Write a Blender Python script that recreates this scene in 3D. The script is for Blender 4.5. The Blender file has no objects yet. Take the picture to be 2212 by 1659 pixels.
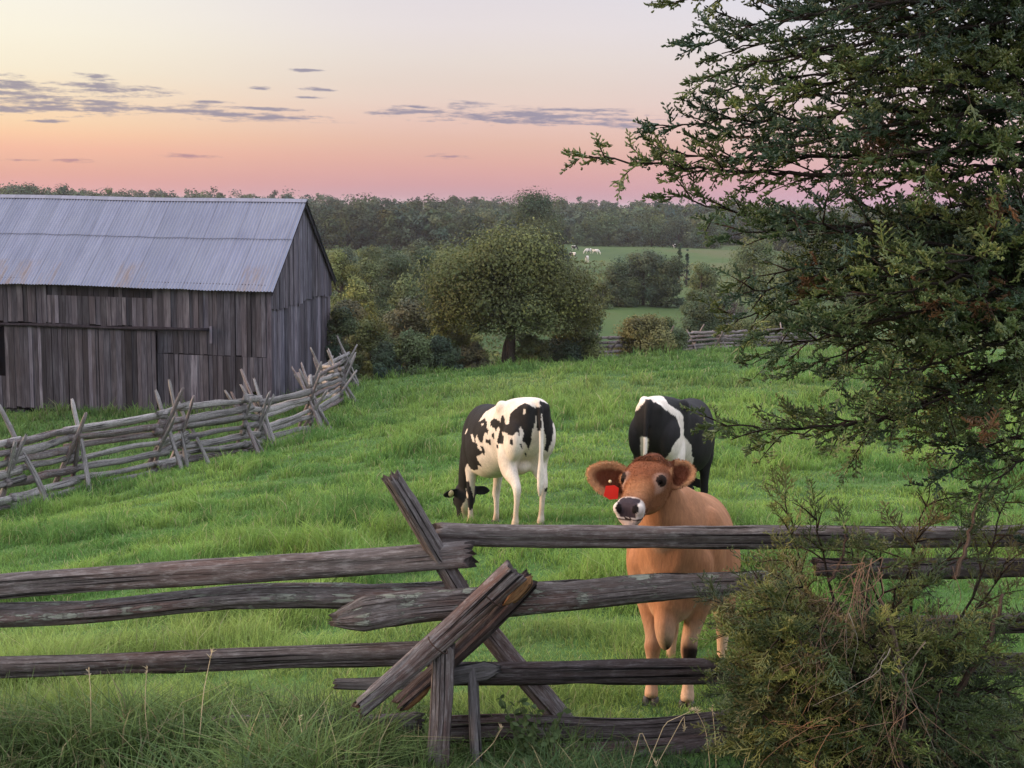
import bpy, math, random
import numpy as np
from mathutils import Vector, Matrix

random.seed(7)
rng = np.random.default_rng(7)
sc = bpy.context.scene
COL = sc.collection
R = math.radians

# ------------------------------------------------------------------ camera
F_PX = 2800.0                       # focal length in units of a 2212 px wide picture
PITCH = math.atan((829.5 - 442.0) / F_PX)
ROLL = math.atan(0.0155)
cam_d = bpy.data.cameras.new('camera')
cam_d.sensor_width = 36.0
cam_d.lens = 36.0 * F_PX / 2212.0
cam_d.clip_start = 0.05
cam_d.clip_end = 6000
cam = bpy.data.objects.new('camera', cam_d)
COL.objects.link(cam)
CAM_R = Matrix.Rotation(math.pi / 2 - PITCH, 3, 'X') @ Matrix.Rotation(ROLL, 3, 'Z')
cam.matrix_world = CAM_R.to_4x4()
sc.camera = cam

def P(u, v, d):
    """world point seen at picture position u, v at distance d (along +Y)"""
    r = CAM_R @ Vector(((u - 1106.0) / F_PX, -(v - 829.5) / F_PX, -1.0))
    return r * (d / r.y)

def lin(c):
    return tuple((x / 12.92 if x <= 0.04045 else ((x + 0.055) / 1.055) ** 2.4) for x in (c[0] / 255, c[1] / 255, c[2] / 255))

# ------------------------------------------------------------------ world
ZENITH = (0.80, 0.86, 1.0)
ZENITH_GAIN = 2.15
SUN_STRENGTH = 3.4
SUN_AZ, SUN_EL = -88.0, 11.0         # degrees; azimuth from +Y towards +X
sc.view_settings.view_transform = 'Standard'
sc.view_settings.look = 'None'
sc.view_settings.exposure = 0.0
sc.view_settings.gamma = 1.0

world = bpy.data.worlds.new('World')
sc.world = world
world.use_nodes = True

class NT:
    """tiny node-tree writer"""
    def __init__(s, tree):
        s.t = tree
        s.n = tree.nodes
        s.l = tree.links
    def node(s, kind, ins=None, **props):
        nd = s.n.new(kind)
        for k, v in props.items():
            setattr(nd, k, v)
        for k, v in (ins or {}).items():
            s.put(nd.inputs[k], v)
        return nd
    def put(s, sock, v):
        if isinstance(v, bpy.types.NodeSocket):
            s.l.new(v, sock)
        else:
            if sock.type == 'RGBA' and hasattr(v, '__len__') and len(v) == 3:
                v = (*v, 1.0)
            sock.default_value = v
    def math(s, op, a, b=0.0, clamp=False, c=None):
        ins = {0: a, 1: b}
        if c is not None:
            ins[2] = c
        return s.node('ShaderNodeMath', ins, operation=op, use_clamp=clamp).outputs[0]
    def mix(s, f, a, b, blend='MIX'):
        m = s.node('ShaderNodeMix', None, data_type='RGBA', blend_type=blend)
        s.put(m.inputs[0], f); s.put(m.inputs[6], a); s.put(m.inputs[7], b)
        return m.outputs[2]
    def ramp(s, f, stops, interp='LINEAR'):
        r = s.node('ShaderNodeValToRGB')
        r.color_ramp.interpolation = interp
        e = r.color_ramp.elements
        while len(e) > 1:
            e.remove(e[-1])
        e[0].position, e[0].color = stops[0][0], (*stops[0][1], 1)
        for p, c in stops[1:]:
            el = e.new(p); el.color = (*c, 1)
        s.put(r.inputs[0], f)
        return r.outputs[0]
    def noise(s, vec, scale, detail=3.0, rough=0.55, dims='3D'):
        nd = s.node('ShaderNodeTexNoise', {'Scale': scale, 'Detail': detail, 'Roughness': rough}, noise_dimensions=dims)
        if vec is not None:
            s.put(nd.inputs['Vector'], vec)
        return nd.outputs[0]
    def mapr(s, v, a, b, c=0.0, d=1.0, smooth=False):
        nd = s.node('ShaderNodeMapRange', {0: v, 1: a, 2: b, 3: c, 4: d}, interpolation_type='SMOOTHSTEP' if smooth else 'LINEAR')
        return nd.outputs[0]
    def mapping(s, vec, scale=(1, 1, 1), loc=(0, 0, 0), rot=(0, 0, 0), kind='POINT'):
        return s.node('ShaderNodeMapping', {'Vector': vec, 'Scale': scale, 'Location': loc, 'Rotation': rot}, vector_type=kind).outputs[0]

def az_el(u, v):
    p = P(u, v, 1.0)
    return math.degrees(math.atan2(p.x, p.y)), math.degrees(math.atan2(p.z, math.hypot(p.x, p.y)))

def build_world():
    W = NT(world.node_tree)
    W.n.clear()
    tc = W.node('ShaderNodeTexCoord')
    sep = W.node('ShaderNodeSeparateXYZ', {0: tc.outputs['Generated']})
    el = W.math('MULTIPLY', W.math('ARCSINE', sep.outputs[2]), 57.29578)
    az = W.math('MULTIPLY', W.math('ARCTAN2', sep.outputs[0], sep.outputs[1]), 57.29578)
    t = W.mapr(el, -2.0, 12.0)
    pos = lambda e: (e + 2.0) / 14.0
    def col(stops):
        return W.ramp(t, [(pos(e), lin(c)) for e, c in stops], 'EASE' if False else 'LINEAR')
    left = col([(-2, (222, 158, 160)), (0, (226, 165, 163)), (.6, (229, 169, 161)), (1.0, (232, 173, 157)), (1.5, (238, 183, 160)), (2.0, (247, 190, 163)), (2.6, (253, 206, 168)), (3.1, (253, 217, 177)), (4.2, (251, 229, 196)), (5.2, (250, 238, 212)), (6.7, (252, 245, 224)), (8.7, (250, 246, 233)), (12, (242, 240, 240))])
    mid = col([(-2, (190, 150, 168)), (.4, (204, 160, 168)), (.8, (211, 162, 165)), (1.33, (219, 168, 164)), (1.84, (224, 175, 164)), (2.6, (228, 186, 170)), (3.5, (232, 198, 186)), (4.4, (232, 209, 198)), (5.2, (230, 213, 203)), (6.2, (231, 219, 212)), (7.5, (231, 222, 222)), (9, (226, 219, 224)), (12, (218, 218, 232))])
    right = col([(-2, (192, 152, 176)), (0, (204, 164, 188)), (0.9, (212, 170, 184)), (1.8, (220, 178, 182)), (3.0, (226, 192, 190)), (4.5, (226, 204, 206)), (6.5, (226, 216, 222)), (9, (222, 224, 238)), (12, (212, 220, 240))])
    c = W.mix(W.mapr(az, -24, -2, smooth=True), left, mid)
    c = W.mix(W.mapr(az, -2, 20, smooth=True), c, right)
    # the sky above the picture: paler and brighter, warmer towards the sunset on the left
    low = c
    glow = W.math('MULTIPLY', W.mapr(az, -150, -90, 0, 1, True), W.mapr(az, -90, -20, 1, 0, True))
    zen = W.mix(glow, ZENITH, (1.0, 0.86, 0.72))
    up = W.mapr(el, 10.5, 30.0, smooth=True)
    bright = W.node('ShaderNodeVectorMath', {0: zen, 3: ZENITH_GAIN}, operation='SCALE').outputs[0]
    # clouds: long thin streaks lying in bands above the horizon
    comb = W.node('ShaderNodeCombineXYZ', {0: az, 1: el, 2: 0.0}).outputs[0]
    streaks = [((-260, 196), (225, 203), 17), ((-120, 183), (110, 188), 9), ((90, 178), (360, 200), 9), ((150, 163), (250, 168), 5), ((-120, 222), (330, 234), 14), ((260, 230), (680, 258), 10),
               ((-150, 240), (120, 237), 5), ((490, 232), (690, 242), 4), ((60, 261), (150, 262), 3), ((800, 241), (960, 243), 6), ((900, 244), (1390, 258), 15), ((860, 228), (960, 234), 4), ((980, 220), (1080, 222), 5),
               ((1140, 236), (1360, 240), 5), ((1180, 262), (1400, 272), 6), ((640, 190), (720, 194), 4), ((410, 219), (500, 222), 3), ((640, 209), (700, 212), 3), ((630, 151), (690, 152), 3), ((540, 190), (590, 192), 3),
               ((340, 334), (450, 338), 4), ((930, 336), (1010, 339), 4), ((120, 346), (190, 346), 4), ((0, 344), (80, 346), 4), ((230, 190), (300, 198), 6), ((-200, 160), (20, 160), 5)]
    acc = None
    for (a, b, h) in streaks:
        a1, e1 = az_el(*a); a2, e2 = az_el(*b)
        ca, ce = (a1 + a2) / 2, (e1 + e2) / 2
        L = math.hypot(a2 - a1, e2 - e1) / 2
        H = h * 57.3 / F_PX
        m = W.mapping(comb, scale=(L * 1.35, H * 1.4, 1), loc=(ca, ce, 0), rot=(0, 0, math.atan2(e2 - e1, a2 - a1)), kind='TEXTURE')
        ln = W.node('ShaderNodeVectorMath', {0: m}, operation='LENGTH').outputs['Value']
        f = W.mapr(ln, 0.0, 1.35, 1.0, 0.0)
        acc = f if acc is None else W.math('MAXIMUM', acc, f)
    nz = W.noise(W.mapping(comb, scale=(0.5, 4.4, 1)), 1.0, 5.0, 0.62)
    nz2 = W.noise(W.mapping(comb, scale=(2.2, 9.0, 1)), 1.0, 3.0, 0.6)
    m = W.math('ADD', acc, W.math('MULTIPLY', W.math('SUBTRACT', nz, 0.5), 2.4))
    m = W.math('ADD', m, W.math('MULTIPLY', W.math('SUBTRACT', nz2, 0.5), 0.9))
    mask = W.math('MULTIPLY', W.mapr(m, 0.28, 0.95, smooth=True), W.mapr(acc, 0.02, 0.2))
    mask = W.math('MULTIPLY', mask, 0.88)
    cl = W.mix(W.mapr(az, -24, 16), lin((150, 143, 158)), lin((146, 144, 168)))
    cl = W.mix(W.mapr(el, 1.0, 3.0), lin((196, 140, 142)), cl)
    low = W.mix(mask, low, cl)
    grain = W.noise(W.mapping(comb, scale=(0.35, 1.6, 1)), 1.0, 4.0, 0.6)
    low = W.mix(0.05, low, W.ramp(grain, [(0.3, (0.35, 0.35, 0.35)), (0.7, (0.65, 0.65, 0.65))]), 'SOFT_LIGHT')
    fin = W.mix(up, low, bright)
    bg = W.node('ShaderNodeBackground', {0: fin, 1: 1.0})
    out = W.node('ShaderNodeOutputWorld', {0: bg.outputs[0]})
build_world()

sun_d = bpy.data.lights.new('sun', 'SUN')
sun_d.energy = SUN_STRENGTH
sun_d.angle = R(17)
sun_d.color = (1.0, 0.66, 0.42)
sun = bpy.data.objects.new('sun', sun_d)
COL.objects.link(sun)
sdir = Vector((math.sin(R(SUN_AZ)) * math.cos(R(SUN_EL)), math.cos(R(SUN_AZ)) * math.cos(R(SUN_EL)), math.sin(R(SUN_EL))))
sun.rotation_euler = sdir.to_track_quat('Z', 'Y').to_euler()
sun.location = (-20, -5, 20)

# ------------------------------------------------------------------ helpers
def tag(o, label=None, cat=None, group=None, kind=None):
    if label: o['label'] = label
    if cat: o['category'] = cat
    if group: o['group'] = group
    if kind: o['kind'] = kind
    return o

def empty(name, loc, rz=0.0):
    o = bpy.data.objects.new(name, None)
    o.empty_display_size = 0.2
    o.location = loc
    o.rotation_euler = (0, 0, rz)
    COL.objects.link(o)
    return o

def link(name, me, mat, parent=None):
    o = bpy.data.objects.new(name, me)
    if mat is not None:
        me.materials.append(mat)
    if parent is not None:
        o.parent = parent
    COL.objects.link(o)
    return o

def mesh_np(name, V, F, smooth=False, tint=None, uv=None):
    """uniform faces F (m,k); tint per vertex (n,3); uv per vertex (n,2)"""
    V = np.asarray(V, np.float32); F = np.asarray(F, np.int32)
    me = bpy.data.meshes.new(name)
    k = F.shape[1]
    me.vertices.add(len(V)); me.vertices.foreach_set('co', V.ravel())
    me.loops.add(F.size); me.loops.foreach_set('vertex_index', F.ravel())
    me.polygons.add(len(F))
    me.polygons.foreach_set('loop_start', np.arange(0, F.size, k, dtype=np.int32))
    me.polygons.foreach_set('use_smooth', np.full(len(F), smooth))
    me.update(calc_edges=True)
    if tint is not None:
        set_tint(me, tint)
    if uv is not None:
        l = me.uv_layers.new(name='UVMap')
        l.data.foreach_set('uv', np.asarray(uv, np.float32)[F.ravel()].ravel())
    return me

def set_tint(me, tint):
    a = me.color_attributes.new('tint', 'FLOAT_COLOR', 'POINT')
    c = np.ones((len(tint), 4), np.float32); c[:, :3] = tint
    a.data.foreach_set('color', c.ravel())

class MB:
    """collects mixed pieces for one mesh"""
    def __init__(s):
        s.v = []; s.f = []; s.uv = []; s.t = []
    def add(s, V, F, uv=None, tint=(1, 1, 1)):
        o = len(s.v)
        V = [tuple(p) for p in V]
        s.v += V
        s.f += [tuple(int(i) + o for i in f) for f in F]
        s.uv += [tuple(x) for x in uv] if uv is not None else [(p[0], p[2]) for p in V]
        if len(tint) == len(V) and hasattr(tint[0], '__len__'):
            s.t += [tuple(x) for x in tint]
        else:
            s.t += [tuple(tint)] * len(V)
    def box(s, x0, x1, y0, y1, z0, z1, tint=(1, 1, 1), skew=None):
        V = [(x0, y0, z0), (x1, y0, z0), (x1, y1, z0), (x0, y1, z0), (x0, y0, z1), (x1, y0, z1), (x1, y1, z1), (x0, y1, z1)]
        if skew:
            V = [skew(p) for p in V]
        s.add(V, [(0, 3, 2, 1), (4, 5, 6, 7), (0, 1, 5, 4), (1, 2, 6, 5), (2, 3, 7, 6), (3, 0, 4, 7)], tint=tint)
    def mesh(s, name, smooth=False):
        me = bpy.data.meshes.new(name)
        me.from_pydata(s.v, [], s.f)
        me.polygons.foreach_set('use_smooth', np.full(len(me.polygons), smooth))
        l = me.uv_layers.new(name='UVMap')
        idx = np.empty(len(me.loops), np.int32); me.loops.foreach_get('vertex_index', idx)
        l.data.foreach_set('uv', np.asarray(s.uv, np.float32)[idx].ravel())
        set_tint(me, np.asarray(s.t, np.float32))
        me.update()
        return me
    def build(s, name, mat, parent=None, smooth=False):
        return link(name, s.mesh(name, smooth), mat, parent)

def _hash(ix, iy, seed):
    h = (ix * 374761393 + iy * 668265263 + seed * 974634541) & 0xFFFFFFFF
    h = ((h ^ (h >> 13)) * 1274126177) & 0xFFFFFFFF
    return ((h ^ (h >> 16)) & 0xFFFF) / 65535.0

def vnoise(x, y, seed=0):
    x = np.asarray(x, float); y = np.asarray(y, float)
    ix = np.floor(x).astype(np.int64); iy = np.floor(y).astype(np.int64)
    fx = x - ix; fy = y - iy
    fx = fx * fx * (3 - 2 * fx); fy = fy * fy * (3 - 2 * fy)
    a = _hash(ix, iy, seed); b = _hash(ix + 1, iy, seed); c = _hash(ix, iy + 1, seed); d = _hash(ix + 1, iy + 1, seed)
    return (a + (b - a) * fx) * (1 - fy) + (c + (d - c) * fx) * fy

def fbm(x, y, seed=0, oct=3):
    s = 0; a = 0.5; t = 0
    for i in range(oct):
        s = s + a * vnoise(x * 2 ** i, y * 2 ** i, seed + 17 * i); t += a; a *= 0.5
    return s / t

def catmull(ctrl, n):
    """resample control rows (m,k) to n rows with a centripetal-ish Catmull-Rom"""
    C = np.asarray(ctrl, float)
    m = len(C)
    if m < 3:
        t = np.linspace(0, 1, n)[:, None]
        return C[0] * (1 - t) + C[-1] * t
    E = np.vstack([2 * C[0] - C[1], C, 2 * C[-1] - C[-2]])
    out = []
    for t in np.linspace(0, m - 1 - 1e-9, n):
        i = int(t); f = t - i
        p0, p1, p2, p3 = E[i], E[i + 1], E[i + 2], E[i + 3]
        out.append(0.5 * ((2 * p1) + (-p0 + p2) * f + (2 * p0 - 5 * p1 + 4 * p2 - p3) * f * f + (-p0 + 3 * p1 - 3 * p2 + p3) * f ** 3))
    return np.array(out)

def frames(path):
    path = np.asarray(path, float)
    t = np.gradient(path, axis=0)
    t /= np.linalg.norm(t, axis=1)[:, None] + 1e-12
    ref = np.array([0, 0, 1.0])
    if abs(t[:, 2]).mean() > 0.75:
        ref = np.array([0, 1.0, 0])
    s = np.cross(t, ref); s /= np.linalg.norm(s, axis=1)[:, None] + 1e-12
    u = np.cross(s, t)
    return t, s, u

def ring_mesh(rings):
    """rings (m,n,3) -> closed tube with centre-fan caps"""
    rings = np.asarray(rings)
    m, n = rings.shape[:2]
    V = rings.reshape(-1, 3).tolist()
    F = []
    for i in range(m - 1):
        for j in range(n):
            a = i * n + j; b = i * n + (j + 1) % n
            F.append((a, b, b + n, a + n))
    V.append(rings[0].mean(0)); V.append(rings[-1].mean(0))
    c0, c1 = m * n, m * n + 1
    for j in range(n):
        F.append((c0, (j + 1) % n, j))
        F.append((c1, (m - 1) * n + j, (m - 1) * n + (j + 1) % n))
    return V, F

def tube(path, rad, n=6):
    path = np.asarray(path, float)
    rad = np.broadcast_to(np.asarray(rad, float), (len(path),))
    t, s, u = frames(path)
    th = np.linspace(0, 2 * math.pi, n, endpoint=False)
    rings = path[:, None, :] + rad[:, None, None] * (np.cos(th)[None, :, None] * s[:, None, :] + np.sin(th)[None, :, None] * u[:, None, :])
    return ring_mesh(rings)

# ------------------------------------------------------------------ terrain
CTRL = [(0, 0, -1.6), (-2.1, 5.3, -2.33), (0, 5.3, -2.33), (2.4, 5.2, -2.3), (0.7, 6.3, -2.55), (3.5, 6.5, -2.6), (-2.6, 6.5, -2.62), (0.2, 12.3, -3.14), (1.4, 12.3, -3.14), (-0.55, 13.6, -3.44), (1.9, 13.6, -3.36), (5, 12.5, -3.25),
        (-4.6, 13, -3.85), (-9.5, 24, -6.0), (-8.7, 27, -6.1), (-8, 31, -6.4), (-7.5, 33.5, -6.65), (-6.4, 45, -7.2), (-6.3, 52, -7.4), (0, 30, -4.95), (8, 30, -5.0), (16, 30, -5.1), (0, 45, -6.25), (9, 45, -6.1), (20, 45, -6.3),
        (-0.1, 58, -7.2), (-5.9, 54, -7.45), (7.4, 70, -8.0), (12.5, 77, -8.35), (27, 85, -8.8), (-9.34, 50, -8.05), (-15, 51, -8.4), (-20.7, 52.4, -8.75), (-30, 54, -9.2), (-9, 58, -8.3), (-14, 62, -9),
        (-13, 38, -7.9), (-20, 40, -8.6), (-16, 28, -7.6), (-14, 20, -6.3), (-9, 14, -4.6), (-6, 6, -3.0), (-12, 6, -3.9), (-20, 10, -6), (10, 6, -2.7), (20, 10, -3.4), (0, -20, -0.6), (-20, -10, -2.2), (20, -10, -1.0),
        (0, 75, -9.2), (-12, 80, -10.5), (-30, 80, -11.2), (0, 95, -11.0), (20, 105, -10.8), (45, 105, -11.0), (-40, 100, -11.8), (45, 60, -8.5), (45, 30, -6), (-45, 50, -10), (-45, 20, -8), (0, 120, -11.6), (-50, -20, -4), (50, -20, -2), (60, 110, -11.5)]
_c = np.array(CTRL, float)
_cp = _c[:, :2] / 20.0
def _tps(r2):
    return np.where(r2 > 1e-12, 0.5 * r2 * np.log(np.maximum(r2, 1e-12)), 0.0)
_K = _tps(((_cp[:, None] - _cp[None]) ** 2).sum(-1)) + np.eye(len(_cp)) * 2e-4
_A = np.block([[_K, np.c_[np.ones(len(_cp)), _cp]], [np.r_[np.ones((1, len(_cp))), _cp.T], np.zeros((3, 3))]])
_W = np.linalg.solve(_A, np.r_[_c[:, 2], np.zeros(3)])

def ground(x, y):
    x = np.atleast_1d(np.asarray(x, float)); y = np.atleast_1d(np.asarray(y, float))
    sh = x.shape
    xf = np.clip(x.ravel(), -55, 60); yf = np.clip(y.ravel(), -25, 118)
    out = np.empty(len(xf))
    for i in range(0, len(xf), 20000):
        q = np.c_[xf[i:i + 20000], yf[i:i + 20000]] / 20.0
        out[i:i + 20000] = _tps(((q[:, None] - _cp[None]) ** 2).sum(-1)) @ _W[:-3] + np.c_[np.ones(len(q)), q] @ _W[-3:]
    yy = y.ravel(); xx = x.ravel()
    b = np.clip((yy - 92) / 45, 0, 1); b = b * b * (3 - 2 * b)
    out = out * (1 - b) + (-12.0) * b
    b2 = np.clip((np.abs(xx) - 45) / 60, 0, 1)
    out = out * (1 - b2) + np.minimum(out, -6 - 6 * b) * b2
    out += b * (fbm(xx / 70, yy / 70, 5, 2) - 0.5) * 2.6
    near = np.clip(1 - (yy - 60) / 20, 0, 1)
    out += (fbm(xx / 1.6, yy / 1.6, 9, 3) - 0.5) * 0.16 * near + (fbm(xx / 6.0, yy / 6.0, 19, 2) - 0.5) * 0.25 * near * np.clip((yy - 14) / 10, 0, 1)
    return out.reshape(sh)

def gz(x, y):
    return float(ground([x], [y])[0])

def G(u, v):
    """where the ray through u, v first meets the ground"""
    ds = np.geomspace(3, 1500, 1500)
    p = P(u, v, 1.0)
    z = ground(p.x * ds, ds)
    k = np.argmax(p.z * ds < z)
    return Vector((p.x * ds[k], ds[k], z[k]))

def at(u, d):
    """ground point under picture column u at distance d"""
    x = P(u, 700, d).x
    return Vector((x, d, gz(x, d)))

# ------------------------------------------------------------------ materials
def new_mat(name):
    m = bpy.data.materials.new(name)
    m.use_nodes = True
    N = NT(m.node_tree)
    N.n.clear()
    out = N.node('ShaderNodeOutputMaterial')
    return m, N, out

def pbsdf(N, col, rough=0.7, spec=0.3, **kw):
    b = N.node('ShaderNodeBsdfPrincipled', {'Base Color': col, 'Roughness': rough, 'Specular IOR Level': spec})
    for k, v in kw.items():
        N.put(b.inputs[k], v)
    return b

def bump(N, h, strength=0.5, dist=0.02):
    return N.node('ShaderNodeBump', {'Strength': strength, 'Distance': dist, 'Height': h}).outputs[0]

def tint_node(N):
    return N.node('ShaderNodeAttribute', attribute_name='tint').outputs['Color']

def mat_ground():
    m, N, out = new_mat('grass_ground')
    tc = N.node('ShaderNodeTexCoord').outputs['Object']
    a = N.noise(tc, 0.55, 5, 0.65)
    b = N.noise(tc, 6.0, 4, 0.7)
    c = N.noise(tc, 0.045, 3, 0.5)
    col = N.ramp(a, [(0.3, (0.050, 0.115, 0.030)), (0.5, (0.085, 0.180, 0.042)), (0.7, (0.130, 0.22, 0.055))])
    col = N.mix(N.mapr(b, 0.3, 0.75), N.mix(0.75, col, (0.028, 0.045, 0.016)), col)
    col = N.mix(N.mapr(N.noise(tc, 2.1, 4, 0.6), 0.54, 0.68, 0, 0.5), col, (0.050, 0.070, 0.024))
    col = N.mix(N.mapr(c, 0.45, 0.7, 0, 0.6), col, (0.085, 0.12, 0.035))
    sep = N.node('ShaderNodeSeparateXYZ', {0: tc})
    far = N.mapr(sep.outputs[1], 85, 125, 0, 1, True)
    pasture = N.ramp(N.noise(N.mapping(tc, scale=(.035, .012, .03)), 1.0, 5, 0.65), [(0.35, (0.042, 0.072, 0.026)), (0.5, (0.062, 0.098, 0.030)), (0.62, (0.088, 0.098, 0.040))])
    col = N.mix(far, col, pasture)
    bs = pbsdf(N, col, 0.9, 0.1, Normal=bump(N, b, 0.6, 0.05))
    N.l.new(bs.outputs[0], out.inputs[0])
    return m

def mat_leaf(name, gain=1.0, trans=0.3, rough=0.55, spec=0.25, vary=0.35, scale=3.0):
    m, N, out = new_mat(name)
    t = tint_node(N)
    tc = N.node('ShaderNodeTexCoord').outputs['Object']
    n = N.noise(tc, scale, 3, 0.6)
    col = N.mix(1.0, t, N.ramp(n, [(0.25, (gain * (1 - vary),) * 3), (0.75, (gain * (1 + vary),) * 3)]), 'MULTIPLY')
    b = pbsdf(N, col, rough, spec)
    tr = N.node('ShaderNodeBsdfTranslucent', {0: col})
    ms = N.node('ShaderNodeMixShader', {0: trans, 1: b.outputs[0], 2: tr.outputs[0]})
    N.l.new(ms.outputs[0], out.inputs[0])
    return m

def mat_wood(name, dark, mid, light, lichen=0.0, grain=1.0, red=0.0):
    """weathered timber; UV x runs along the grain in metres"""
    m, N, out = new_mat(name)
    uv = N.node('ShaderNodeUVMap').outputs[0]
    t = tint_node(N)
    oi = N.node('ShaderNodeObjectInfo').outputs['Random']
    off = N.node('ShaderNodeCombineXYZ', {0: N.math('MULTIPLY', oi, 37.0), 1: N.math('MULTIPLY', oi, 11.0), 2: 0.0}).outputs[0]
    v = N.node('ShaderNodeVectorMath', {0: uv, 1: off}, operation='ADD').outputs[0]
    fine = N.noise(N.mapping(v, scale=(5.5 * grain, 95 * grain, 1)), 1.0, 6, 0.72)
    coarse = N.noise(N.mapping(v, scale=(3.2 * grain, 20 * grain, 1)), 1.0, 5, 0.66)
    patch = N.noise(N.mapping(v, scale=(1.2, 4, 1)), 1.0, 3, 0.6)
    s = N.math('ADD', N.math('MULTIPLY', fine, 0.55), N.math('MULTIPLY', coarse, 0.45))
    col = N.ramp(s, [(0.36, dark), (0.47, mid), (0.54, mid), (0.68, light)])
    if red > 0:
        col = N.mix(N.mapr(patch, 0.48, 0.68, 0, red), col, (0.16, 0.075, 0.055))
    crack = N.mapr(N.noise(N.mapping(v, scale=(0.9, 34, 1), loc=(5, 3, 0)), 1.0, 4, 0.6), 0.37, 0.43)
    blot = N.noise(N.mapping(v, scale=(14, 30, 1), loc=(2, 9, 0)), 1.0, 4, 0.7)
    col = N.mix(N.mapr(blot, 0.50, 0.70, 0, 0.6), col, light)
    col = N.mix(N.mapr(blot, 0.42, 0.25, 0, 0.6), col, dark)
    col = N.mix(crack, tuple(x * 0.35 for x in dark), col)
    col = N.mix(1.0, col, t, 'MULTIPLY')
    h = N.math('ADD', s, N.math('MULTIPLY', crack, 0.6))
    if lichen > 0:
        ln = N.noise(N.mapping(v, scale=(6, 13, 1), loc=(1, 7, 0)), 1.0, 6, 0.72)
        lm = N.mapr(ln, 0.66 - lichen * 0.1, 0.69 - lichen * 0.1)
        col = N.mix(N.math('MULTIPLY', N.math('MULTIPLY', lm, N.mapr(fine, .30, .48)), 0.8), col, (0.36, 0.39, 0.33))
        h = N.math('ADD', h, N.math('MULTIPLY', lm, 0.3))
    b = pbsdf(N, col, 0.85, 0.2, Normal=bump(N, h, 1.0, 0.02))
    N.l.new(b.outputs[0], out.inputs[0])
    return m

def mat_tint(name, rough=0.8, spec=0.2, nscale=20, vary=0.2, bstr=0.2, bdist=0.01, sheen=0.0):
    m, N, out = new_mat(name)
    t = tint_node(N)
    tc = N.node('ShaderNodeTexCoord').outputs['Object']
    n = N.noise(tc, nscale, 4, 0.65)
    col = N.mix(1.0, t, N.ramp(n, [(0.25, (1 - vary,) * 3), (0.75, (1 + vary,) * 3)]), 'MULTIPLY')
    b = pbsdf(N, col, rough, spec, Normal=bump(N, n, bstr, bdist))
    if sheen:
        b.inputs['Sheen Weight'].default_value = sheen
        b.inputs['Sheen Roughness'].default_value = 0.4
    N.l.new(b.outputs[0], out.inputs[0])
    return m

def mat_coat():
    """short lying hair: colour per vertex, fine streaks down the body"""
    m, N, out = new_mat('cow_coat')
    t = tint_node(N)
    tc = N.node('ShaderNodeTexCoord').outputs['Object']
    hair = N.noise(N.mapping(tc, scale=(95, 95, 26)), 1.0, 4, 0.7)
    dap = N.noise(N.mapping(tc, scale=(9, 9, 5)), 1.0, 4, 0.6)
    col = N.mix(1.0, t, N.ramp(hair, [(0.25, (.78,) * 3), (0.75, (1.22,) * 3)]), 'MULTIPLY')
    col = N.mix(1.0, col, N.ramp(dap, [(0.3, (.84,) * 3), (0.7, (1.14,) * 3)]), 'MULTIPLY')
    b = pbsdf(N, col, 0.72, 0.14, Normal=bump(N, N.math('ADD', hair, N.math('MULTIPLY', dap, .8)), 0.55, 0.006))
    N.l.new(b.outputs[0], out.inputs[0])
    return m

def mat_plain(name, col, rough=0.6, spec=0.4, metallic=0.0, nscale=30, vary=0.15):
    m, N, out = new_mat(name)
    tc = N.node('ShaderNodeTexCoord').outputs['Object']
    n = N.noise(tc, nscale, 3, 0.6)
    c = N.mix(1.0, col, N.ramp(n, [(0.25, (1 - vary,) * 3), (0.75, (1 + vary,) * 3)]), 'MULTIPLY')
    b = pbsdf(N, c, rough, spec, Metallic=metallic)
    N.l.new(b.outputs[0], out.inputs[0])
    return m

def mat_board():
    """barn siding: tone per board in tint, grain along local Z"""
    m, N, out = new_mat('barn_boards')
    t = tint_node(N)
    tc = N.node('ShaderNodeTexCoord').outputs['Object']
    v = N.mapping(tc, scale=(26, 26, 1.1))
    g = N.noise(v, 1.0, 5, 0.65)
    st = N.noise(N.mapping(tc, scale=(5, 5, 0.7)), 1.0, 4, 0.6)
    lowstain = N.noise(N.mapping(tc, scale=(0.7, 0.7, 0.5)), 1.0, 3, 0.6)
    col = N.mix(N.mapr(g, 0.3, 0.7), (0.023, 0.020, 0.027), (0.098, 0.088, 0.106))
    col = N.mix(N.mapr(st, 0.5, 0.72, 0, 0.6), col, (0.165, 0.155, 0.180))
    col = N.mix(N.mapr(lowstain, 0.45, 0.75, 0, 0.5), col, (0.060, 0.047, 0.054))
    col = N.mix(1.0, col, t, 'MULTIPLY')
    b = pbsdf(N, col, 0.9, 0.15, Normal=bump(N, g, 0.7, 0.02))
    N.l.new(b.outputs[0], out.inputs[0])
    return m

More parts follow.
